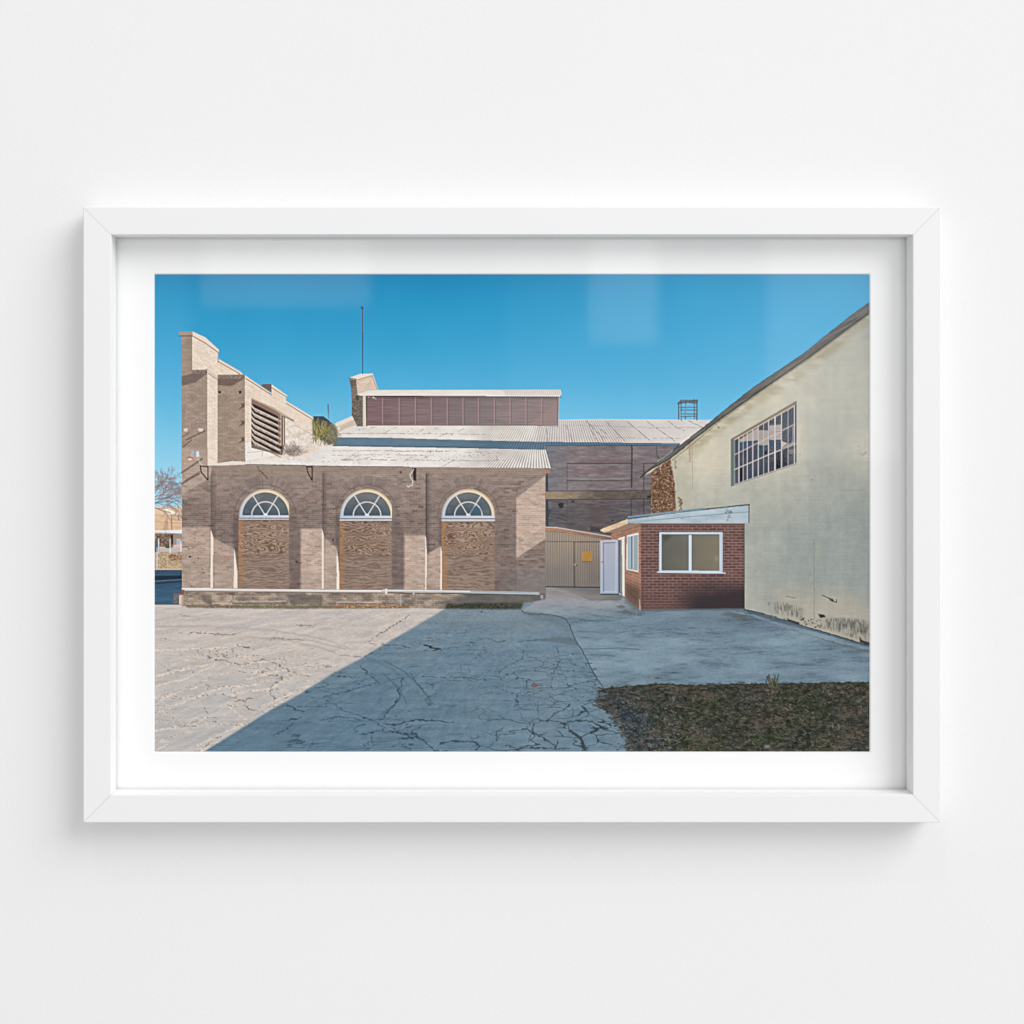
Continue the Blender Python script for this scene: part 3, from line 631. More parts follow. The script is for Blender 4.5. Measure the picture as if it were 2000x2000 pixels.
    sidew = pt('a', 690, 822, 893, 968, 893, 893, 1003, 985, 1003, 1022, 1205, 1150, 1200, 1270, 1270, 1340) + pt('b', 1270, 52, 1150, 122, 900, 142, 695, 162)
    p.poly(sidew, sidebrick(pt('a', 692, 850, 1205, 1150, 1205, 1300, 692, 1480), 40, 38, litb[0], litb[1], -15))
    p.poly(pt('a', 893, 893, 1013, 978, 1008, 988, 893, 918), (232, 216, 198)); p.line(pt('a', 893, 918, 1004, 988), 1.3, (122, 98, 84), .9)
    p.poly(pt('a', 690, 822, 893, 962, 893, 975, 692, 850), (226, 208, 190)); p.line(pt('a', 700, 852, 893, 973), 1.5, (104, 86, 76), .9)
    p.poly(pt('a', 1003, 1018, 1208, 1142, 1200, 1156, 1003, 1036), (230, 214, 196)); p.line(pt('a', 1003, 1036, 1198, 1156), 1.4, (122, 100, 86), .9)
    # plaster patch under the vent side
    p.poly(pt('m', 780, 465, 850, 510, 1210, 705, 1350, 800, 1340, 890, 1060, 950, 780, 1060), lambda X, Y: rgb(np.clip(fb(X * .2, Y * .2, 3, 4) * 1.8 - .4, 0, 1), (240, 232, 222), (206, 190, 174)))
    p.line(pt('m', 940, 575, 1340, 790), 1.4, (190, 172, 158), .7); p.poly(pt('m', 165, 850, 245, 830, 260, 930, 700, 1030, 430, 1090, 165, 1135), (234, 228, 220)); p.line(pt('m', 190, 1000, 440, 980, 420, 1060), 1, (160, 148, 138), .7)
    p.dots(pt('m', 170, 10, 245, 60, 240, 930, 170, 1120), 90, 1.0, [(180, 158, 142), (150, 130, 116)], .7, 1.3, 15)
    # louvred vent
    p.poly(pt('m', 255, 150, 780, 430, 775, 890, 740, 1040, 255, 920), (58, 46, 42))
    p.poly(pt('m', 255, 150, 640, 330, 740, 410, 730, 470, 640, 410, 290, 235, 255, 240), (142, 116, 102))
    for i in range(7):
        y0 = 245 + i * 88; y1 = 500 + i * 92
        if i == 0: y1 = 500
        p.poly(pt('m', 250, y0, 300, y0 + 60, 715, y1 - 5 + i * 0, 720, y1 + 34, 310, y0 + 108, 255, y0 + 34), lambda X, Y: rgb(np.clip(fb(X * .4, Y * .6, 4, 3) * 2 - .5, 0, 1), (196, 176, 160), (152, 131, 117)))
        p.line(pt('m', 250, y0, 300, y0 + 60, 715, y1), 1.5, (232, 218, 204), .9)
    p.poly(pt('m', 255, 860, 300, 880, 740, 1030, 735, 1045, 255, 925), (126, 110, 102)); 
    for x, c in ((690, (150, 128, 114)), (722, (196, 172, 154)), (742, (92, 74, 66)), (760, (222, 204, 188)), (775, (110, 88, 78))):
        p.line(pt('m', x, 400 + (x - 690) * .4, x + 2, 885), 2.2, c, .9)
    p.poly(pt('m', 255, 140, 600, 290, 930, 490, 920, 512, 760, 430, 640, 345, 420, 235, 255, 158), (186, 168, 150)); p.line(pt('m', 760, 432, 925, 508), 1.5, (104, 88, 78), .9)
    # dead shrub and tussock
    rs = np.random.RandomState(8)
    for _ in range(260):
        an = rs.uniform(-3.0, -.1); L = rs.uniform(6, 26) * (.6 + .4 * abs(math.sin(an))); x0, y0 = 460 + rs.normal(900, 60) / 8.05, 760 + rs.normal(1020, 18) / 8.05
        p.line([(x0, y0), (x0 + math.cos(an) * L, y0 + math.sin(an) * L * .95)], .8, [(128, 112, 108), (160, 146, 140), (98, 84, 82), (190, 178, 170)][rs.randint(4)], .6)
    p.poly(pt('m', 1225, 430, 1380, 428, 1470, 490, 1530, 550, 1500, 600, 1250, 560), (70, 76, 86)); p.poly(pt('m', 1300, 490, 1400, 500, 1480, 560, 1300, 570), (96, 92, 94))
    p.poly(pt('m', 1210, 500, 1240, 470, 1400, 560, 1560, 560, 1610, 650, 1600, 840, 1480, 880, 1340, 790, 1225, 720), lambda X, Y: rgb(np.clip(fb(X * .3, Y * .2, 3, 3) * 2 - .5, 0, 1), (104, 98, 72), (80, 84, 68)), .85, soft=1.6)
    for _ in range(330):
        x0 = rs.uniform(1225, 1600); y0 = rs.uniform(500 + (x0 - 1225) * .25, 800); L = rs.uniform(6, 16)
        c = [(168, 152, 92), (140, 130, 82), (96, 100, 64), (66, 72, 52), (190, 176, 122)][rs.randint(5)] if x0 < 1470 else [(132, 130, 100), (96, 104, 84), (146, 134, 112)][rs.randint(3)]
        a0 = pt('m', x0, y0)[0]; an = rs.normal(1.35, .6); L *= rs.choice([1, 1, -.8])
        p.line([a0, (a0[0] + math.cos(an) * L * .8, a0[1] + math.sin(an) * L)], 1.0, c, .75)
    p.dots(pt('m', 1360, 790, 1600, 820, 1580, 870, 1400, 880), 60, 2, [(98, 88, 92), (128, 112, 112)], .7, 1.2, 4)
    p.line(pt('m', 1462, 240, 1466, 350, 1470, 470), 1.2, (96, 106, 112), .85); p.line(pt('m', 1460, 250, 1464, 370), 2.2, (98, 96, 92), .8)
    # pillars
    tall = pt('a', 214, 500, 297, 498, 297, 800, 218, 840)
    p.poly(pt('a', 293, 530, 400, 585, 490, 655, 490, 860, 412, 800, 293, 800), sidebrick(pt('a', 293, 535, 490, 655, 490, 870, 293, 800), 14, 15, litb[0], litb[1], -15, 3))
    p.poly(pt('a', 488, 700, 662, 803, 692, 830, 490, 850), sidebrick(pt('a', 488, 700, 692, 830, 692, 950, 488, 850), 14, 10, litb[0], litb[1], -14, 3))
    p.poly(pt('a', 488, 698, 665, 800, 660, 816, 490, 722), (226, 208, 192)); p.line(pt('a', 490, 722, 655, 816), 1.4, (112, 92, 80), .9); p.line(pt('a', 490, 700, 490, 730), 1.5, (120, 100, 88), .8)
    p.poly(tall, flat((150, 132, 121), (172, 152, 138)))
    p.poly(pt('a', 195, 500, 297, 497, 302, 530, 198, 532), (164, 146, 132)); p.line(pt('a', 198, 531, 300, 528), 1.6, (84, 70, 64), .9)
    p.poly(pt('a', 297, 496, 395, 540, 498, 634, 497, 655, 395, 582, 300, 530), (230, 214, 198)); p.line(pt('a', 300, 531, 395, 584, 494, 656), 1.5, (110, 88, 76), .9)
    p.poly(pt('a', 216, 835, 295, 790, 412, 785, 412, 1314) + pt('b', 412, 400, 218, 400), flat(*shb))
    p.poly(pt('a', 216, 835, 292, 812, 412, 812, 320, 880, 218, 905), (98, 86, 80), .72, soft=.8)
    p.poly(pt('a', 288, 786, 414, 781, 416, 812, 290, 812), lambda X, Y: rgb(np.clip(fb(X * .5, Y * .5, 1, 3) * 2 - .5, 0, 1), (104, 90, 82), (158, 140, 126)))
    p.poly(pt('a', 410, 782, 490, 852, 488, 1314) + pt('b', 488, 175, 410, 185), sidebrick(pt('a', 410, 812, 490, 870, 490, 1500, 410, 1480), 6, 44, litb[0], (242, 226, 212), -20, 3))
    p.poly(pt('a', 412, 781, 492, 838, 490, 856, 414, 812), (216, 198, 182)); p.line(pt('a', 414, 812, 490, 860), 1.1, (120, 100, 88), .8)
    p.poly(pt('a', 488, 822, 692, 820, 692, 1314) + pt('b', 695, 180, 488, 182), flat((152, 133, 119), (178, 157, 141), -18, 2))
    p.poly(pt('a', 490, 850, 692, 850, 590, 908, 490, 900), (96, 82, 74), .7, soft=.8)
    p.poly(pt('a', 486, 826, 692, 821, 694, 850, 490, 852), lambda X, Y: rgb(np.clip(fb(X * .5, Y * .5, 2, 3) * 2 - .5, 0, 1), (104, 90, 82), (160, 142, 128)))
    for x in (490, 645): p.poly(pt('a', x, 946, x + 24, 946, x + 20, 964, x + 6, 964), (24, 20, 20))
    for y in (1045, 1175, 1300): p.poly(pt('a', 660, y - 8, 692, y - 8, 690, y + 20, 640, y + 40, 672, y + 10), (92, 76, 70), .8, soft=.4)

    # ---------- front brick wall
    p.poly(pt('b', 405, 176, 500, 172, 600, 158, 695, 162, 695, 195, 405, 195), (224, 214, 203))
    x0, x1, y0, y1 = 356.4, 1065.5, 905, 1184
    wall = pt('b', 218, 395, 218, 60, 412, 60, 412, 190, 560, 190, 695, 184, 980, 188, 1300, 198) + pt('d', 0, 122, 800, 126, 1630, 134, 1606, 180, 1606, 1120, 1500, 1140, 850, 1192) + pt('b', 1900, 1262, 1000, 1262, 218, 1252)
    xs = [a[0] for a in wall]; ys = [a[1] for a in wall]
    sl, X, Y = p.win(min(xs), min(ys), max(xs), max(ys)); m = p.inside(wall, X, Y)
    L = np.zeros(X.shape, np.float32)
    def lightp(pts, soft, val=1.0):
        nonlocal L
        q = p.inside(pts, X, Y); q = p.blur(q, soft) if soft else q
        L = np.maximum(L, q * val)
    lightp(pt('b', 200, 60, 440, 60, 440, 255, 420, 285, 218, 412, 200, 420), .5, .9)           # above the eave's shadow
    lightp(pt('b', 200, 655, 436, 655, 436, 1260, 200, 1260), 1.8, .92)
    lightp(pt('b', 455, 735, 612, 815, 612, 1260, 455, 1260), 1.6, .88)
    lightp(pt('b', 1112, 668, 1275, 668, 1275, 1260, 1112, 1260), 1.6)
    lightp(pt('b', 1290, 728, 1388, 815, 1388, 1260, 1290, 1260), 1.6, .9)
    lightp(pt('d', 540, 640, 704, 640, 704, 1190, 540, 1190), 1.6)
    lightp(pt('d', 712, 780, 818, 720, 818, 1190, 712, 1190), 1.2, .85)
    lightp(pt('d', 1382, 360, 1608, 188, 1608, 664, 1382, 812), .4, 1.0)
    h, h2, j = p.bricks(X, Y, 11.5, 4.05, .17, 0)
    a = fb(X * .02, Y * .03, 1, 4)
    shade = rgb(np.clip(a * 1.5 - .25, 0, 1), (150, 134, 125), (137, 121, 114)); shade = shade * (1 - .10 * smooth(Y, 935, 1030))[..., None]; sun = rgb(np.clip(a * 1.5 - .25, 0, 1), (192, 171, 156), (177, 157, 144)); sun = sun * (1 - .05 * (1 - smooth(X, 560, 600)))[..., None]
    top = 1 - smooth(Y, 912, 945)
    shade = shade + (np.array((152, 135, 121), np.float32) - shade) * (top * .8)[..., None]
    bot = smooth(Y, 1100, 1150)
    sun = sun + (np.array((184, 168, 156), np.float32) - sun) * (bot * .6)[..., None]
    c = shade * (1 - L[..., None]) + sun * L[..., None]
    amp = 24 * (1 - .65 * top)
    red = (h2 > .82) & (Y > 950); dark = (h2 < .13)
    c = c + ((h - .5) * amp * .8)[..., None] + (red[..., None] * np.array((4, -3, -5), np.float32)) - (dark * 13 * (1 - top * .8))[..., None]
    c = c + (j * np.where(L > .5, 15, 13) * (1 - top * .7))[..., None] - (j * bot * 26 * (L > .5))[..., None]
    c = c + ((fb(X * .5, Y * .6, 4, 3) - .5) * 22 + (fb(X * .03, Y * .5, 5, 3) - .5) * 16)[..., None]
    # cool shade put into the brick colour at lower right
    cool = smooth(X, 950, 1040) * smooth(Y, 1090, 1140)
    c = c + (np.array((122, 122, 124), np.float32) - c) * (cool * .5)[..., None]
    p.put(sl, m, np.clip(c, 20, 250))
    # arches
    for cx, cy in ((518.5, 1006), (717.5, 1006.5), (915, 1007)):
        sl, X, Y = p.win(cx - 84, cy - 84, cx + 84, cy + 4)
        dx, dy = X - cx, Y - cy; r = np.hypot(dx, dy); an = np.arctan2(-dy, dx)
        ring = smooth(r, 59, 60.5) * (1 - smooth(r, 76, 77.5)) * (dy < 0) * (np.abs(np.cos(an)) < .93)
        k = np.floor(an / np.pi * 40).astype(int); hv = p.lat[2][(k * 7) & 255, (k * 3 + int(cx)) & 255]
        jr = np.clip(1 - np.abs((an / np.pi * 40) % 1 - .5) * 2, 0, 1) ** .5
        c = np.stack([132 + (hv - .5) * 26, 116 + (hv - .5) * 26, 111 + (hv - .5) * 24], -1) - ((1 - jr) * 18)[..., None] + ((fb(X * .5, Y * .5, 2, 3) - .5) * 22)[..., None]
        p.put(sl, ring * .6, c + 12)
        rim = smooth(r, 57, 59) * (1 - smooth(r, 60, 62)) * (dy < 0); p.put(sl, rim * .35, (100, 88, 84))
    # recess shades beside the piers
    for s, q, al in (('b', (438, 230, 468, 230, 472, 740, 456, 760, 440, 690), .3), ('b', (1280, 240, 1304, 240, 1306, 740, 1290, 760, 1280, 690), .34), ('d', (706, 165, 730, 165, 732, 770, 712, 790, 706, 740), .42),
                     ('b', (1026, 560, 1110, 600, 1112, 1115, 1026, 1115), .2), ('b', (1797, 580, 1890, 640, 1892, 1118, 1797, 1118), .2), ('d', (1222, 520, 1380, 500, 1380, 1050, 1222, 1050), .12),
                     ('b', (600, 560, 650, 560, 650, 1000, 622, 880, 612, 812, 600, 760), .4), ('b', (1375, 560, 1410, 560, 1408, 1000, 1396, 880, 1385, 812, 1372, 760), .4), ('d', (800, 500, 826, 500, 824, 760, 816, 720, 800, 730), .4)):
        p.poly(pt(s, *q), (78, 68, 70), al, soft=2.0)
    p.line(pt('b', 440, 255, 440, 690), 1.3, (78, 68, 68), .7); p.line(pt('b', 1282, 250, 1282, 700), 1.5, (72, 64, 66), .8); p.line(pt('d', 708, 178, 708, 720), 1.8, (54, 52, 58), .9); p.line(pt('d', 1381, 370, 1381, 1050), 1.1, (98, 88, 88), .7)
    # bright sun-lit returns
    for s, q in (('b', (436, 672, 442, 690, 456, 735, 452, 1115, 433, 1115)), ('b', (612, 812, 622, 870, 636, 990, 637, 1116, 608, 1116)), ('b', (1273, 668, 1282, 690, 1289, 735, 1287, 1120, 1272, 1120)), ('b', (1386, 820, 1396, 900, 1404, 1000, 1404, 1120, 1384, 1120)), ('d', (698, 640, 706, 660, 711, 775, 709, 1050, 698, 1050)), ('d', (814, 720, 824, 760, 825, 1050, 812, 1050)), ('d', (30, 770, 40, 880, 50, 960, 50, 1048, 34, 1048))):
        p.poly(pt(s, *q), (238, 222, 208), .95)
    for s, q in (('b', (442, 1145, 452, 1145, 452, 1225, 442, 1225)), ('b', (1275, 1145, 1287, 1145, 1287, 1230, 1277, 1230)), ('d', (702, 1080, 710, 1080, 710, 1155, 702, 1155))):
        p.poly(pt(s, *q), (222, 206, 190), .9)
    # crack, wires' diagonal shadows on the left pier
    p.line(pt('b', 785, 195, 800, 225, 830, 250, 860, 290), 1.4, (70, 58, 54), .8, jit=.8, brk=.2); p.line(pt('b', 830, 290, 826, 350), 1, (84, 72, 68), .6)
    for q, w_ in (((218, 245, 300, 190, 372, 140), 3.4), ((218, 330, 300, 280, 350, 255), 3.4), ((240, 305, 350, 240), 2), ((230, 50, 290, 0), 2.6)):
        p.line(pt('b', *q), w_, (98, 84, 80), .7)
    p.line(pt('a', 255, 1310, 390, 1245), 2.6, (92, 78, 72), .75); p.line(pt('a', 220, 1290, 270, 1260), 2.2, (98, 84, 78), .7)
    for q in ((230, 1225, 265, 1250), (340, 1225, 380, 1250)): p.poly(pt('a', q[0], q[1], q[2], q[1], q[2] - 6, q[3], q[0] + 6, q[3]), (212, 202, 192))
    # floodlights and brackets
    p.poly(pt('l', 425, 60, 440, 5, 475, 10, 460, 80), (168, 178, 192)); p.poly(pt('l', 380, 85, 420, 65, 475, 105, 460, 115, 400, 115), (186, 98, 70)); p.poly(pt('l', 390, 95, 430, 85, 460, 108, 410, 118), (226, 196, 176))
    p.poly(pt('l', 490, 15, 525, 10, 530, 70, 495, 80), (212, 216, 222)); p.line(pt('l', 515, 90, 540, 150, 585, 185), 1.2, (214, 208, 200), .9)
    for q in ((358, 195, 362, 240, 412, 298), (358, 195, 415, 200, 415, 300), (1158, 200, 1166, 240, 1196, 300), (1200, 200, 1200, 302), (1160, 202, 1200, 202)):
        p.line(pt('b', *q), 2.6, (74, 56, 50), .95)
    p.poly(pt('d', 600, 132, 632, 132, 632, 232, 612, 225), (62, 48, 46)); p.line(pt('d', 612, 140, 600, 165, 582, 185, 592, 210, 606, 232, 600, 262, 570, 275, 562, 266), 1.4, (226, 218, 210), .95)
    p.poly(pt('d', 1600, 140, 1640, 140, 1640, 170, 1605, 175), (168, 122, 98)); p.line(pt('d', 1595, 135, 1645, 140), 1.4, (92, 70, 62), .9); p.line(pt('d', 1606, 190, 1606, 1100), 1, (96, 86, 84), .6)
    p.dots(pt('b', 260, 600, 430, 600, 430, 1100, 260, 1100), 22, 2.4, [(70, 56, 52), (168, 104, 82), (96, 76, 70)], .7, 1.7, 41); p.poly(pt('b', 270, 870, 290, 870, 286, 885, 274, 885), (44, 38, 38)); p.line(pt('b', 220, 803, 265, 803), 1.4, (86, 74, 70), .9)
    for q in (((1076, 908)), ((1350, 745)), ((1860, 235))): p.poly(pt('b', q[0], q[1], q[0] + 12, q[1], q[0] + 12, q[1] + 16, q[0], q[1] + 16), (48, 40, 40), .85, soft=.3)
    # ---------- windows: fanlight over plywood
    def ply(x0, y0, x1, y1, seed, seam):
        def f(X, Y):
            n = fb(X * .022, Y * .06, seed, 3); n2 = fb(X * .07, Y * .2, seed + 2, 3)
            up = Y < seam
            fr = np.where(up, 26., 22.)
            ph = (Y * .045 + n * np.where(up, 2.3, .9) + n2 * .35) * fr
            g = .5 + .5 * np.sin(ph)
            g = g ** 1.6
            c = rgb(g, (166, 142, 124), (106, 84, 72))
            lowd = (~up) * .45
            c = c + (np.array((140, 123, 114), np.float32) - c) * (lowd + .1)[..., None]
            edge = (1 - smooth(X, x0 + 1, x0 + 15)) * (.35 + .5 * fb(X * .05, Y * .03, seed + 1, 2))
            c = c * (.93 + .14 * fb(X * .03, Y * .04, seed + 3, 3))[..., None]
            c = c + (np.array((180, 126, 78), np.float32) - c) * (edge * .8)[..., None]
            return c + ((fb(X * .1, Y * .6, seed, 3) - .5) * 22 - (1 - smooth(Y, y0, y0 + 10)) * 14)[..., None]
        p.rect(x0, y0, x1, y1, f)
        p.line([(x0, seam), (x1, seam)], 1, (92, 74, 64), .6)
        p.rect(x1 - 9, y0, x1, y1, (150, 134, 124), .25, soft=2)
    for wi, (cx, cy, R, xl, xr, yb, bx0, bx1, by0) in enumerate(((519.5, 1007, 51.5, 468, 565.6, 1149, 466.5, 565.2, 1015.5), (717.5, 1007.5, 52.5, 664.5, 766, 1150, 663.7, 765.3, 1017.5), (915, 1007.5, 52, 863, 966.5, 1152.5, 863.5, 966, 1018.5))):
        sl, X, Y = p.win(cx - 60, cy - 60, cx + 60, cy + 14)
        dx, dy = X - cx, Y - cy; r = np.hypot(dx, dy); clip_ = (X >= xl) * (X <= xr) * 1.0
        upm = np.clip((cy + .5 - Y) * 1.5 + .5, 0, 1) * clip_
        disc = np.clip((R - r) * 1.5 + .5, 0, 1) * upm
        fcol = rgb(np.clip(.5 + (dx - dy * .9) / 90, 0, 1), (188, 196, 210), (226, 208, 180))
        p.put(sl, disc, fcol)
        p.put(sl, np.clip(1 - np.abs(r - R + 1.2) / 1.1, 0, 1) * upm * .6, (146, 128, 108))
        g = np.clip((R - 6.6 - r) * 1.5 + .5, 0, 1) * upm
        gc = rgb(np.clip((cy - Y) / 46 + (fb(X * .06, Y * .1, wi, 3) - .5) * .8, 0, 1), (74, 88, 98), (116, 118, 118)) + (smooth(dx, 0, 40) * 6)[..., None]
        p.put(sl, g, gc)
        p.put(sl, np.clip(1 - np.abs(r - R + 7.2) / 1.3, 0, 1) * upm * .6, (62, 68, 74))
        rr = np.clip(1.6 - np.abs(r - 27), 0, 1) * g; p.put(sl, rr, (212, 208, 208)); p.put(sl, np.clip(.9 - np.abs(r - 28.8), 0, 1) * g * .5, (52, 60, 66))
        for sx in (-1, 1):
            p.line([(cx + sx * 1.5, cy - 2), (cx + sx * (R - 6) * .53, cy - (R - 6) * .848)], 2.0, (214, 210, 210), 1)
        p.poly([(cx - 5, cy + 1), (cx - 3, cy - 4), (cx + 3, cy - 4), (cx + 5, cy + 1)], (222, 220, 220))
        p.rect(xl, cy, xr, cy + 4.8, lambda X, Y: rgb(np.clip((X - xl) / 100, 0, 1), (176, 190, 212), (206, 208, 214))); p.line([(xl, cy + 5.4), (xr, cy + 5.4)], 1.2, (92, 88, 92), .9)
        ply(bx0, by0 - 4, bx1, yb, wi + 1, 1085.5)
        p.rect(xl - .6, cy + 6.2, xr, by0, (202, 200, 202)); p.line([(xl, by0 + .4), (xr, by0 + .4)], 1.4, (84, 74, 70), .8)
        if wi == 2: p.poly(pt('d', 1045, 412, 1120, 440, 1120, 480, 1030, 480), (60, 96, 118), .55, soft=1.5)
    # white-washed pipe along the base
    plinth = pt('b', 225, 1140, 1932, 1152) + pt('d', 500, 1072, 1600, 1088, 1600, 1118, 1500, 1142, 850, 1194) + pt('b', 1900, 1258, 1000, 1262, 230, 1245)
    def plc(X, Y):
        h, h2, j = p.bricks(X, Y, 11.5, 4.05, .2, 3); n = fb(X * .05, Y * .1, 1, 4)
        c = rgb(np.clip(n * 2.2 - .6, 0, 1), (182, 163, 146), (136, 124, 115)) + ((h - .5) * 26 - j * 22 + (fb(X * .5, Y * .5, 2, 3) - .5) * 24)[..., None]
        cl = smooth(X + (Y - 1155) * 1.5, 890, 930); return c + (np.array((82, 84, 84), np.float32) - c) * (cl * .72)[..., None]
    p.poly(plinth, plc)
    for s, q in (('b', (365, 1165, 440, 1165, 440, 1240, 380, 1215)), ('b', (1010, 1160, 1275, 1165, 1275, 1240, 1040, 1240)), ('b', (600, 1218, 1010, 1218, 1010, 1235, 600, 1235)), ('b', (1330, 1220, 1900, 1225, 1900, 1240, 1300, 1240))):
        p.poly(pt(s, *q), (84, 79, 78), .5, soft=1.5)
    p.line(pt('b', 460, 1160, 560, 1158, 760, 1165), 1.2, (92, 78, 70), .7, jit=1); p.line(pt('b', 600, 1165, 608, 1190, 570, 1235), 1.2, (84, 72, 66), .8, jit=.5)
    for q in ((610, 1218, 1005, 1213), (1385, 1220, 1720, 1222), (445, 1228, 590, 1228)): p.line(pt('b', *q), 1.4, (206, 190, 174), .85, jit=.5)
    p.line(pt('d', 40, 1140, 330, 1140), 1.2, (200, 188, 176), .7, jit=.6)
    p.line(pt('b', 236, 1137, 1000, 1143, 1932, 1152), 1.6, (82, 72, 68), .8); p.line(pt('d', 500, 1075, 1050, 1080, 1560, 1089), 1.6, (60, 62, 66), .8)
    p.line(pt('b', 232, 1125, 800, 1130, 1400, 1136, 1760, 1138), 5.0, (206, 196, 188), 1); p.line(pt('b', 232, 1121, 800, 1126, 1400, 1132, 1760, 1134), 1.8, (236, 230, 224), .95)
    p.line(pt('d', 380, 1056, 900, 1062, 1560, 1077), 5.0, (176, 178, 180), 1); p.line(pt('d', 380, 1053, 720, 1057, 1040, 1061), 1.8, (232, 228, 224), .95); p.line(pt('d', 1040, 1062, 1560, 1074), 1.6, (146, 162, 174), .9)
    p.line(pt('b', 220, 1118, 420, 1116, 432, 1118), 2.2, (232, 226, 220), .9, jit=.5)
    p.poly(pt('d', 396, 1040, 414, 1040, 414, 1080, 398, 1080), (214, 212, 212)); p.poly(pt('d', 604, 1068, 618, 1068, 616, 1086, 606, 1086), (196, 192, 188)); p.line(pt('d', 513, 1085, 513, 1160), 1.2, (178, 176, 178), .7); p.line(pt('b', 1863, 1185, 1866, 1250), 1.2, (178, 176, 178), .6)
    p.poly(pt('d', 1556, 1070, 1602, 1074, 1590, 1120, 1566, 1110), (112, 98, 96), soft=.6); p.poly(pt('d', 1566, 1090, 1588, 1090, 1588, 1118, 1572, 1118), (162, 160, 164), soft=.4)
    p.poly(pt('l', 320, 1600, 360, 1580, 350, 1650, 315, 1645), (146, 82, 66)); p.poly(pt('l', 302, 1650, 345, 1645, 350, 1755, 300, 1755), lambda X, Y: rgb(np.clip((X - 352) / 8, 0, 1), (222, 204, 188), (168, 146, 130)))
    # weeds and leaves at the foot
    p.poly(pt('b', 240, 1242, 700, 1245, 1300, 1248, 1932, 1245, 1932, 1268, 1000, 1272, 260, 1262), (110, 98, 80), .7, soft=1.2)
    p.poly(pt('d', 860, 1165, 1100, 1150, 1440, 1150, 1420, 1196, 850, 1190), (54, 60, 52), .9, soft=1.4)
    strip = pt('b', 240, 1238, 1000, 1235, 1932, 1240, 1932, 1270, 1000, 1274, 250, 1264)
    p.dots(strip, 330, 2.0, [(168, 126, 98), (142, 104, 80), (196, 168, 142), (116, 118, 80), (98, 100, 70), (70, 62, 54), (150, 140, 118)], .85, 1.3, 51)
    p.dots(pt('b', 580, 1235, 1250, 1230, 1300, 1262, 600, 1265), 150, 2.4, [(112, 130, 66), (136, 148, 88), (86, 100, 54)], .85, 1.4, 52, up=.7)
    p.dots(pt('b', 1370, 1225, 1560, 1220, 1932, 1240, 1932, 1262, 1370, 1265), 120, 2.4, [(196, 138, 96), (168, 106, 72), (214, 172, 136)], .85, 1.2, 53)
    p.dots(pt('d', 0, 1160, 560, 1160, 560, 1190, 0, 1190), 100, 2.4, [(196, 138, 96), (168, 106, 72), (214, 172, 136), (116, 120, 70)], .85, 1.2, 54)
    p.dots(pt('d', 860, 1150, 1430, 1150, 1400, 1196, 860, 1192), 260, 2.6, [(58, 70, 52), (44, 48, 44), (86, 82, 66), (102, 74, 60), (72, 86, 62)], .8, 1.4, 55)
    p.line(pt('b', 260, 1268, 1000, 1274, 1932, 1270), 1.6, (196, 184, 174), .6, jit=1)

    # ---------- iron gate under its lean-to
    gate = pt('o', 48, 70, 1300, 190, 1300, 1130, 60, 1120)
    p.poly(gate, lambda X, Y: rgb(np.clip(smooth(Y, 1040, 1140) + (fb(X * .04, Y * .03, 2, 3) - .5) * .7, 0, 1), (164, 148, 130), (126, 120, 116)))
    u0, v0 = pt('o', 60, 0)[0]
    xs = [a[0] for a in gate]; ys = [a[1] for a in gate]; sl, X, Y = p.win(min(xs), min(ys), max(xs), max(ys)); m = p.inside(gate, X, Y)
    s = .5 + .5 * np.cos((X - 1065) * 2 * np.pi / 3.45); p.put(sl, m * s ** 1.5 * .72 * (1 - .35 * smooth(Y, 1060, 1110) * (X < 1120)), (88, 80, 76)); p.put(sl, m * (1 - s) ** 4 * .5 * (1 - smooth(Y, 1050, 1110) * .6), (206, 188, 166))
    p.line(pt('o', 60, 265, 580, 270, 1090, 268), 1.3, (92, 76, 64), .85, jit=.3); p.line(pt('o', 590, 270, 592, 1120), 1.8, (52, 48, 48), .95); p.line(pt('o', 600, 275, 1080, 275), 1.2, (70, 60, 56), .8); p.line(pt('o', 60, 1118, 590, 1122, 1085, 1132), 2.2, (48, 44, 44), .9)
    p.poly(pt('o', 48, -10, 260, 0, 800, 90, 1300, 175, 1300, 232, 1150, 222, 800, 165, 300, 85, 48, 65), lambda X, Y: rgb(np.clip((X - 1065) / 130 + (fb(X * .1, Y * .3, 2, 3) - .5) * .8, 0, 1), (178, 134, 106), (122, 102, 92)))
    p.line(pt('o', 48, -5, 260, 2, 800, 92, 1300, 178), 1.8, (206, 194, 182), .9)
    p.poly(pt('o', 738, 452, 928, 440, 932, 640, 742, 640), lambda X, Y: rgb(fb(X * .1, Y * .1, 1, 2), (178, 138, 66), (164, 126, 68)))
    p.poly(pt('o', 735, 635, 935, 635, 935, 652, 738, 652), (70, 60, 50), .5, soft=.5); p.dots(pt('o', 600, 690, 640, 690, 640, 735, 600, 735), 7, 3.4, [(206, 200, 194), (60, 56, 56)], .95, 1, 3)

    # ---------- cream warehouse on the right
    wallR = pt('e', 970, 735, 1060, 672, 1250, 562) + pt('g', 250, 1375, 480, 1195, 950, 865, 1300, 625, 1680, 345, 1840, 225) + [(1700, 1262)] + pt('h', 1832, 1425, 1240, 1250, 705, 1100, 700, 330, 600, 200) + pt('e', 1570, 1045, 1070, 1100, 1068, 690)
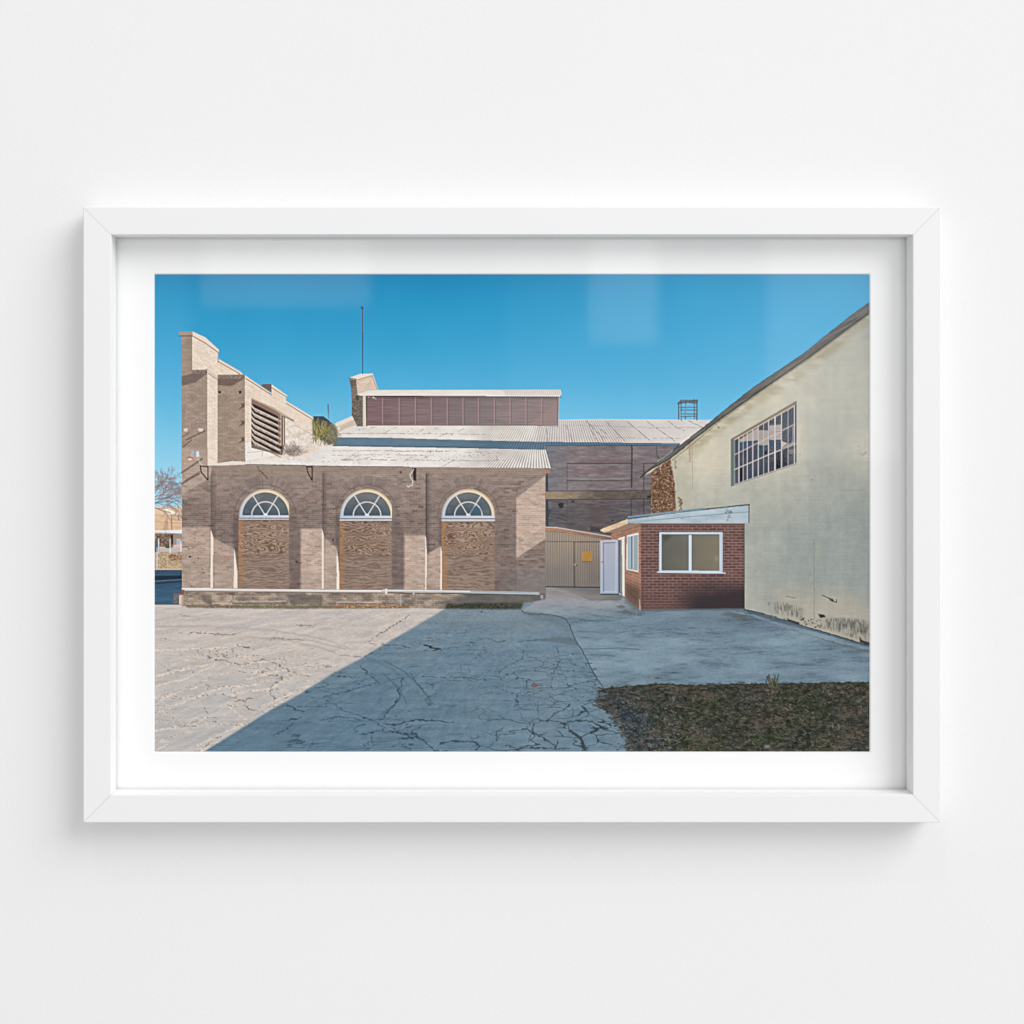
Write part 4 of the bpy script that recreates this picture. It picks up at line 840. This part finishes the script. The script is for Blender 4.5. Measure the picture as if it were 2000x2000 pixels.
    def wr(X, Y):
        n = fb(X * .012, Y * .012, 2, 4); st = fb(X * .09, Y * .012, 4, 3); bk = fb(X * .02, Y * .5, 3, 3)
        t = np.clip(smooth(X, 1380, 1680) * .55 + smooth(Y - (X - 1400) * .05, 850, 1080) * .65 + (n - .5) * .7, 0, 1)
        c = rgb(t, (208, 200, 181), (152, 158, 154))
        c = c + (np.array((184, 176, 152), np.float32) - c) * ((1 - smooth(X, 1290, 1380)) * .5)[..., None]
        c = c + (np.array((184, 172, 154), np.float32) - c) * (smooth(Y - (X - 1500) * .10 + (n - .5) * 50, 1118, 1176) * smooth(X, 1460, 1560) * .6)[..., None]
        c = c + ((st - .5) * 10 + (bk - .5) * 8 + (fb(X * .08, Y * .08, 5, 4) - .5) * 12 + (fb(X * .4, Y * .4, 5, 3) - .5) * 8)[..., None]
        return c
    p.poly(wallR, wr)
    # stains under the eaves
    p.poly(pt('g', 40, 1560, 480, 1205, 950, 875, 1300, 635, 1832, 240, 1832, 330, 1400, 680, 1200, 850, 800, 1080, 500, 1300, 200, 1560), (136, 124, 92), .45, soft=5, mod=lambda X, Y: np.clip(fb(X * .03, Y * .09, 3, 4) * 2.4 - .7, 0, 1))
    p.line(pt('g', 60, 1560, 480, 1212, 950, 880, 1300, 640, 1832, 250), 3, (98, 88, 66), .4, jit=1)
    p.line(pt('g', 236, 1420, 238, 1830), 1.0, (150, 140, 120), .7); p.line(pt('g', 212, 1420, 215, 1570), 4, (172, 136, 116), .5, jit=1); p.dots(pt('g', 80, 1560, 100, 1560, 100, 1640, 80, 1640), 12, 3, [(120, 96, 78)], .5)
    p.dots(pt('g', 1200, 500, 1800, 500, 1800, 1900, 1200, 1900), 14, 1.8, [(96, 94, 84)], .7, 1.5, 61); p.dots(pt('g', 470, 1262, 482, 1262, 482, 1275, 470, 1275), 8, 2, [(96, 76, 58)], .9)
    p.line(pt('g', 1760, 1520, 1800, 1488), 1.2, (88, 88, 84), .8); p.line(pt('h', 1328, 480, 1330, 1190), 1.3, (128, 120, 106), .55, jit=.5); p.poly(pt('h', 1350, 450, 1385, 450, 1385, 850, 1355, 850), (150, 150, 134), .3, soft=2)
    p.dots(pt('h', 730, 600, 860, 600, 860, 760, 730, 760), 5, 2, [(96, 96, 88)], .7, 1, 4)
    # mould and broken render at the base
    def mould(pts, al, seed):
        p.poly(pts, (70, 74, 70), al * .75, soft=2, mod=lambda X, Y: np.clip(fb(X * .45, Y * .09, seed, 4) * 3 - 1.0, 0, 1) * np.clip(fb(X * .05, Y * .08, seed + 1, 3) * 3 - .7, 0, 1))
    mould(pt('h', 900, 1040, 1080, 1040, 1240, 1110, 1230, 1200, 1000, 1140, 920, 1090), .7, 1); mould(pt('h', 1380, 1180, 1560, 1180, 1832, 1200, 1832, 1390, 1600, 1330, 1400, 1270), .85, 2); mould(pt('h', 1420, 1200, 1832, 1240, 1832, 1330, 1480, 1270), .7, 3)
    p.dots(pt('h', 1210, 1190, 1390, 1190, 1390, 1270, 1230, 1250), 70, 2.4, [(58, 54, 50), (120, 112, 100), (84, 78, 70)], .75, 1.4, 62); p.poly(pt('h', 1085, 1180, 1110, 1195, 1200, 1222, 1190, 1235, 1095, 1205), (40, 38, 36), soft=.6); p.line(pt('h', 1210, 1200, 1240, 1180), 2, (54, 50, 48), .9)
    p.poly(pt('h', 1365, 1145, 1420, 1150, 1435, 1172, 1385, 1178), (38, 38, 38), soft=.7); p.line(pt('h', 1400, 975, 1470, 1005, 1500, 1030, 1530, 1040, 1530, 1015), 1.8, (70, 70, 66), .9); p.poly(pt('h', 1455, 1000, 1500, 1010, 1510, 1035, 1480, 1030), (66, 68, 66), .9, soft=.5); p.line(pt('h', 1080, 985, 1160, 1000), 1.2, (88, 82, 72), .7)
    p.line(pt('h', 705, 1103, 870, 1140, 1240, 1253, 1600, 1360, 1832, 1428), 2, (58, 62, 64), .85, jit=1); p.dots(pt('h', 740, 1100, 1100, 1190, 1080, 1210, 740, 1125), 60, 1.8, [(60, 56, 52), (44, 44, 44)], .8, 1.4, 63); p.poly(pt('h', 1740, 1350, 1760, 1380, 1832, 1400, 1832, 1425, 1740, 1395), (34, 36, 38), .85, soft=.8)
    # window
    wq = pt('n', 70, 835, 1448, 35, 1448, 1360, 75, 1825)
    p.poly(wq, (118, 128, 122)); p.poly(pt('n', 70, 835, 1448, 30, 1448, 120, 1380, 150, 150, 850), (132, 120, 106)); p.poly(pt('n', 70, 840, 150, 850, 155, 1790, 75, 1825), (104, 118, 116))
    gl = pt('n', 150, 850, 1400, 140, 1448, 115, 1448, 1345, 155, 1790)
    p.poly(gl, lambda X, Y: rgb(np.clip(fb(X * .05, Y * .08, 1, 3) * 1.5 - .2, 0, 1), (62, 72, 80), (82, 86, 96)))
    for q, c in (((255, 850, 420, 740, 640, 600, 640, 850, 540, 880, 420, 870, 340, 895, 255, 905), (186, 174, 164)), ((650, 650, 850, 660, 850, 960, 750, 970, 650, 960), (176, 164, 158)), ((870, 555, 990, 545, 1130, 530, 1130, 840, 1000, 860, 870, 850), (182, 170, 162)), ((1140, 880, 1260, 930, 1140, 1010), (196, 178, 160)), ((1270, 1060, 1440, 1040, 1440, 1160, 1290, 1140), (128, 118, 112)), ((255, 905, 420, 870, 640, 880, 640, 930, 500, 960, 255, 1010), (62, 92, 110)), ((880, 860, 1130, 845, 1130, 990, 880, 1060), (50, 76, 92)), ((660, 965, 850, 965, 850, 1130, 660, 1180), (58, 82, 96)), ((1015, 1110, 1110, 1075, 1110, 1430, 1015, 1470), (36, 38, 40)), ((250, 1430, 320, 1400, 320, 1715, 250, 1745), (34, 34, 34)), ((760, 1080, 840, 1060, 840, 1140, 760, 1170), (34, 40, 46)), ((1150, 1030, 1250, 1010, 1250, 1380, 1150, 1410), (52, 56, 62)), ((1380, 180, 1448, 130, 1448, 470, 1400, 500), (78, 80, 92))):
        p.poly(pt('n', *q), c, .9)
    for y in (690, 740, 800): p.line(pt('n', 880, y, 1130, y - 12), .8, (120, 108, 104), .5)
    wc = (196, 190, 196)
    for x, w_ in ((150, 1.0), (240, 1.9), (328, 1.0), (415, 1.6), (530, 2.2), (645, 1.9), (755, 1.2), (860, 1.6), (995, 2.6), (1132, 1.9), (1268, 1.2), (1400, 1.8)):
        yt = 850 - (x - 150) * .568; yb = 1790 - (x - 155) * .345
        p.line(pt('n', x, yt, x, yb), w_, wc, .95)
    for q, w_ in (((150, 1165, 420, 1030, 645, 910), 1.4), ((650, 920, 860, 800, 1000, 740, 1130, 690), 1.2), ((1140, 660, 1410, 525), 1.4), ((150, 1475, 530, 1310, 860, 1165, 1110, 1065), 1.9), ((1130, 1040, 1380, 915), 1.8), ((1120, 1060, 1448, 925), 1.8), ((150, 855, 1395, 150), 1.3), ((155, 1785, 1448, 1340), 1.6), ((1375, 590, 1365, 920), 1)):
        p.line(pt('n', *q), w_, (206, 196, 190), .92)
    p.line(pt('n', 150, 845, 1390, 140), 1.1, (214, 186, 150), .7); p.line(pt('n', 75, 1825, 155, 1795, 1448, 1355), 1.2, (98, 96, 92), .7); p.line(pt('n', 1130, 1052, 1380, 930), 1.2, (60, 48, 44), .8)
    # roof edge
    rf = pt('e', 968, 732, 985, 710, 1160, 570, 1270, 490, 1335, 425) + pt('g', 60, 1480, 180, 1385, 430, 1190, 600, 1052, 740, 942, 850, 862, 1230, 608, 1420, 452, 1700, 233, 1840, 135, 1840, 228, 1680, 342, 1300, 622, 950, 862, 480, 1192, 250, 1372, 40, 1545) + pt('e', 1250, 556, 1060, 662)
    def rc(X, Y):
        n = fb(X * .05 + Y * .03, Y * .2 + X * .1, 2, 4); return rgb(np.clip(n * 2 - .5, 0, 1), (116, 114, 110), (84, 84, 84)) + ((fb(X * .5, Y * .5, 1, 2) - .5) * 14)[..., None]
    p.poly(rf, rc)
    p.line(pt('e', 970, 736, 1060, 664, 1250, 558) + pt('g', 250, 1375, 480, 1195, 950, 865, 1300, 625, 1680, 345, 1840, 230), 2.4, (48, 46, 44), .9, jit=.5)
    p.line(pt('e', 985, 712, 1160, 572, 1270, 490, 1335, 425) + pt('g', 60, 1481, 180, 1386, 430, 1191, 600, 1053, 740, 943, 850, 863, 1230, 609, 1420, 453, 1700, 234, 1840, 136), 1.3, (74, 70, 66), .85, jit=.8)
    for q in ((1480, 420, 1690, 310), (1700, 250, 1690, 320), (1390, 520, 1700, 330)): p.line(pt('g', *q), 1.2, (70, 70, 68), .6)
    p.line(pt('e', 1270, 488, 1180, 556, 1130, 585), 1.2, (206, 198, 190), .7, brk=.3)
    p.line(pt('e', 1000, 722, 1060, 700, 1070, 720), 1.6, (120, 128, 136), .6)
    # ivy, dried
    ivy = pt('e', 1068, 690, 1130, 640, 1250, 566, 1262, 640, 1290, 800, 1300, 1060, 1180, 1075, 1072, 1080)
    p.poly(ivy, lambda X, Y: rgb(np.clip(fb(X * .4, Y * .4, 1, 3) * 2 - .5, 0, 1), (88, 66, 54), (132, 102, 82)), 1, soft=.7)
    p.dots(ivy, 1100, 2.2, [(58, 44, 38), (150, 112, 84), (186, 152, 124), (108, 74, 54), (214, 186, 160), (76, 56, 46), (124, 84, 58)], .8, 1.2, 71)
    p.dots(pt('e', 1255, 600, 1300, 620, 1330, 900, 1370, 1040, 1300, 1060, 1285, 800), 110, 2, [(124, 96, 72), (150, 122, 98), (92, 72, 58)], .6, 1, 72); p.dots(pt('e', 1330, 930, 1365, 950, 1368, 1050, 1335, 1055), 70, 2.4, [(120, 82, 58), (92, 62, 46)], .8, 1, 73)

    # ---------- small red-brick office
    face = pt('f', 862, 266, 1728, 266, 1730, 985, 1300, 990, 866, 998)
    def redb(X, Y):
        # courses rise and fall slightly about eye level
        u, v = p.quad_uv(pt('f', 865, 280, 1728, 280, 1728, 985, 865, 985), X, Y)
        h, h2, j = p.bricks(u * 13.0 * 2.42, v * 29, 2.42, 1, .15, 1)
        c = rgb(np.clip(h * 1.1 - .05, 0, 1), (114, 82, 77), (97, 70, 67)) + ((fb(X * .4, Y * .4, 3, 2) - .5) * 14)[..., None]
        c = c + (np.array((156, 136, 130), np.float32) - c) * (j * .75)[..., None]
        bot = smooth(v, .62, 1.0); so = smooth(v, .55, .92) * smooth(u, .22, .66) * (.6 + .6 * fb(X * .03, Y * .05, 2, 3))
        c = c + (np.array((98, 74, 74), np.float32) - c) * (bot * .45)[..., None]
        return c + (np.array((56, 50, 54), np.float32) - c) * np.clip(so * 1.15, 0, .93)[..., None]
    p.poly(face, redb)
    lf = pt('f', 618, 352, 862, 268, 866, 998, 735, 880, 690, 860, 620, 800)
    p.poly(lf, lambda X, Y: (lambda uv: rgb(np.clip(p.bricks(uv[0] * 6, uv[1] * 26, 2.4, 1, .2, 2)[0] * .7 + .1, 0, 1), (160, 120, 101), (136, 100, 86)) + (p.bricks(uv[0] * 6, uv[1] * 26, 2.4, 1, .22, 2)[2] * 22)[..., None])(p.quad_uv(pt('f', 620, 352, 862, 272, 862, 985, 620, 810), X, Y)))
    p.poly(pt('f', 735, 760, 862, 800, 866, 998, 735, 880), (84, 68, 60), .75, soft=6); p.line(pt('f', 862, 270, 864, 990), 1.2, (150, 112, 98), .6); p.line(pt('f', 852, 905, 856, 990), 1.4, (206, 206, 206), .8)
    p.poly(pt('f', 870, 985, 1730, 975, 1735, 995, 870, 1005), (96, 110, 118), .75, soft=1); p.line(pt('f', 1729, 270, 1731, 985), 1.4, (70, 66, 64), .8)
    # eaves boards
    p.poly(pt('f', 745, 236, 1390, 155, 1770, 112, 1768, 264, 860, 264, 745, 268), lambda X, Y: rgb(np.clip(fb(X * .03, Y * .1, 1, 4) * 1.4 - .2, 0, 1), (188, 202, 210), (160, 176, 187)))
    p.line(pt('f', 750, 216, 1390, 150, 1772, 110), 2.6, (76, 82, 88), .95, jit=.4); p.poly(pt('f', 752, 208, 1390, 136, 1392, 150, 752, 222), (124, 148, 164)); p.line(pt('f', 980, 238, 1400, 200, 1770, 170), 1.1, (96, 112, 124), .75); p.line(pt('f', 760, 258, 980, 240), 1, (110, 126, 138), .6)
    p.line(pt('f', 1769, 112, 1768, 264), 1.6, (56, 56, 58), .9); p.line(pt('f', 860, 266, 1768, 266), 1.8, (176, 156, 144), .95); p.line(pt('f', 860, 273, 1728, 273), 1.6, (66, 48, 48), .7)
    p.dots(pt('f', 1570, 140, 1625, 140, 1620, 250, 1580, 250), 22, 2.6, [(96, 100, 106), (74, 74, 80)], .6, 1.5, 81); p.dots(pt('f', 1130, 190, 1420, 190, 1420, 250, 1130, 250), 10, 2, [(110, 124, 134)], .6, 1.4, 82)
    p.poly(pt('f', 520, 326, 548, 308, 745, 234, 748, 272, 560, 346), lambda X, Y: rgb(np.clip(fb(X * .15, Y * .2, 2, 3) * 1.8 - .4, 0, 1), (232, 208, 176), (196, 166, 134)))
    p.poly(pt('f', 560, 346, 748, 272, 862, 264, 862, 272, 625, 352), (150, 124, 106)); p.line(pt('f', 545, 345, 625, 350), 1.6, (66, 60, 58), .8); p.line(pt('f', 748, 226, 748, 272), 1.2, (214, 210, 206), .8)
    # front window
    p.poly(pt('f', 1018, 340, 1547, 340, 1549, 682, 1016, 676), (196, 208, 220)); p.poly(pt('f', 1040, 360, 1518, 360, 1518, 664, 1040, 660), lambda X, Y: rgb(np.clip((X - 1295) / 105 + (fb(X * .04, Y * .04, 1, 2) - .5) * .3, 0, 1), (100, 100, 94), (128, 120, 104)))
    p.poly(pt('f', 1266, 352, 1288, 352, 1288, 672, 1266, 672), (200, 212, 224)); p.line(pt('f', 1040, 361, 1518, 361), 1.4, (62, 60, 58), .8); p.line(pt('f', 1041, 362, 1041, 660), 1.2, (66, 66, 64), .7); p.line(pt('f', 1535, 350, 1538, 668), 1.2, (150, 160, 170), .8); p.line(pt('f', 1520, 362, 1520, 664), 1.4, (110, 116, 120), .8)
    p.line(pt('f', 1005, 674, 1300, 682, 1570, 684), 3.0, (190, 202, 212), .95); p.line(pt('f', 1005, 684, 1570, 692), 1.4, (62, 44, 44), .8); p.poly(pt('f', 1480, 545, 1512, 530, 1515, 585, 1485, 580), (156, 146, 126), .5, soft=2)
    p.poly(pt('f', 1050, 365, 1120, 365, 1100, 400, 1050, 420), (64, 64, 62), .5, soft=3)
    # side window, door, open leaf
    p.poly(pt('o', 1585, 150, 1800, 98, 1800, 840, 1570, 795), (228, 220, 214)); p.poly(pt('o', 1600, 178, 1780, 140, 1780, 812, 1600, 785), (150, 164, 172)); p.poly(pt('o', 1665, 172, 1688, 165, 1690, 775, 1665, 770), (46, 34, 34)); p.poly(pt('o', 1690, 165, 1705, 160, 1705, 780, 1690, 776), (196, 204, 208)); p.poly(pt('o', 1600, 178, 1662, 165, 1662, 775, 1600, 765), (158, 174, 186)); p.line(pt('o', 1785, 140, 1782, 810), 1.2, (110, 112, 112), .7)
    p.poly(pt('o', 1420, 205, 1545, 165, 1548, 1310, 1500, 1275, 1420, 1250), (230, 214, 202)); p.poly(pt('o', 1440, 238, 1488, 222, 1498, 1275, 1440, 1240), (116, 132, 138)); p.line(pt('o', 1440, 250, 1438, 1230), 2, (48, 46, 50), .8); p.line(pt('o', 1548, 200, 1550, 1310), 1.2, (112, 80, 68), .7)
    p.poly(pt('o', 1085, 245, 1425, 228, 1428, 1250, 1092, 1252), lambda X, Y: rgb(np.clip(smooth(Y, 1055, 1160) + (fb(X * .05, Y * .05, 2, 3) - .5) * .4, 0, 1), (186, 184, 198), (158, 172, 190)))
    p.poly(pt('o', 1142, 290, 1372, 280, 1372, 1205, 1150, 1212), (160, 168, 184), .55); 
    for q in ((1148, 1208, 1144, 292, 1372, 284),): p.line(pt('o', *q), 1.6, (98, 96, 112), .85)
    p.line(pt('o', 1374, 290, 1374, 1205, 1150, 1210), 1, (206, 208, 218), .7); p.line(pt('o', 1425, 230, 1428, 1250), 1.4, (92, 90, 96), .8); p.line(pt('o', 1092, 1255, 1430, 1258), 2, (44, 40, 40), .9); p.line(pt('o', 1085, 245, 1090, 1250), 1, (226, 226, 232), .7)
    p.dots(pt('o', 1112, 640, 1128, 640, 1128, 665, 1112, 665), 4, 2.4, [(50, 48, 54)], 1, 1, 2)
    p.poly(pt('o', 1560, 1300, 1700, 1400, 1830, 1540, 1700, 1500, 1560, 1420), (92, 86, 82), .5, soft=3)

    # shade that falls on slab and front of the wall stays; fine printing grain over everything
    g = p.rng.normal(0, 1.6, (PH, PW)).astype(np.float32)
    sl, X, Y = p.win(PX0, PY0, PX1, PY1, 0)
    g = g * (.25 + .75 * smooth(Y, 820, 1000))
    out = np.clip(p.c + g[..., None], 0, 255)
    out = out[:PH // 2 * 2, :PW // 2 * 2].reshape(PH // 2, 2, PW // 2, 2, 3).mean((1, 3))
    for r, k in ((1, .35), (3, .25)):                            # printed with a little sharpening
        soft = np.stack([p.blur(out[..., i], r / RES) for i in range(3)], -1)
        out = np.clip(out + (out - soft) * k, 0, 255)
    return out


# ---------------------------------------------------------------- the print: one flat sheet, its ink as a colour attribute
LIGHT = .965                        # light that reaches the sheet, relative to white
VEIL = .009                        # even room light mirrored by the glass
ink = paint_picture()
nh, nw = ink.shape[:2]
s = ink / 255.0
lin = np.where(s <= .04045, s / 12.92, ((s + .055) / 1.055) ** 2.4)
lin = np.clip((lin - VEIL) / LIGHT, .004, .98)
PY = MAT_Y + MT + .0003
gx = np.linspace(wx0 - .0004, wx1 + .0004, nw); gz = np.linspace(wz1 + .0004, wz0 - .0004, nh)
GX, GZ = np.meshgrid(gx, gz)
co = np.stack([GX, np.full_like(GX, PY), GZ], -1).reshape(-1, 3).astype(np.float32)
idx = np.arange(nw * nh).reshape(nh, nw)
quads = np.stack([idx[:-1, :-1], idx[1:, :-1], idx[1:, 1:], idx[:-1, 1:]], -1).reshape(-1, 4).astype(np.int32)
me = bpy.data.meshes.new('print')
me.vertices.add(len(co)); me.vertices.foreach_set('co', co.ravel())
me.loops.add(quads.size); me.loops.foreach_set('vertex_index', quads.ravel())
me.polygons.add(len(quads)); me.polygons.foreach_set('loop_start', np.arange(0, quads.size, 4, dtype=np.int32))
me.update(calc_edges=True); me.validate()
att = me.color_attributes.new('ink', 'FLOAT_COLOR', 'POINT')
att.data.foreach_set('color', np.concatenate([lin.reshape(-1, 3), np.ones((nw * nh, 1))], 1).astype(np.float32).ravel())
me.materials.append(M_PRINT)
sheet = bpy.data.objects.new('print', me); COL.objects.link(sheet); sheet.parent = frame
sheet['label'] = 'photograph of a pale brick factory, cream warehouse and cracked concrete yard under blue sky'
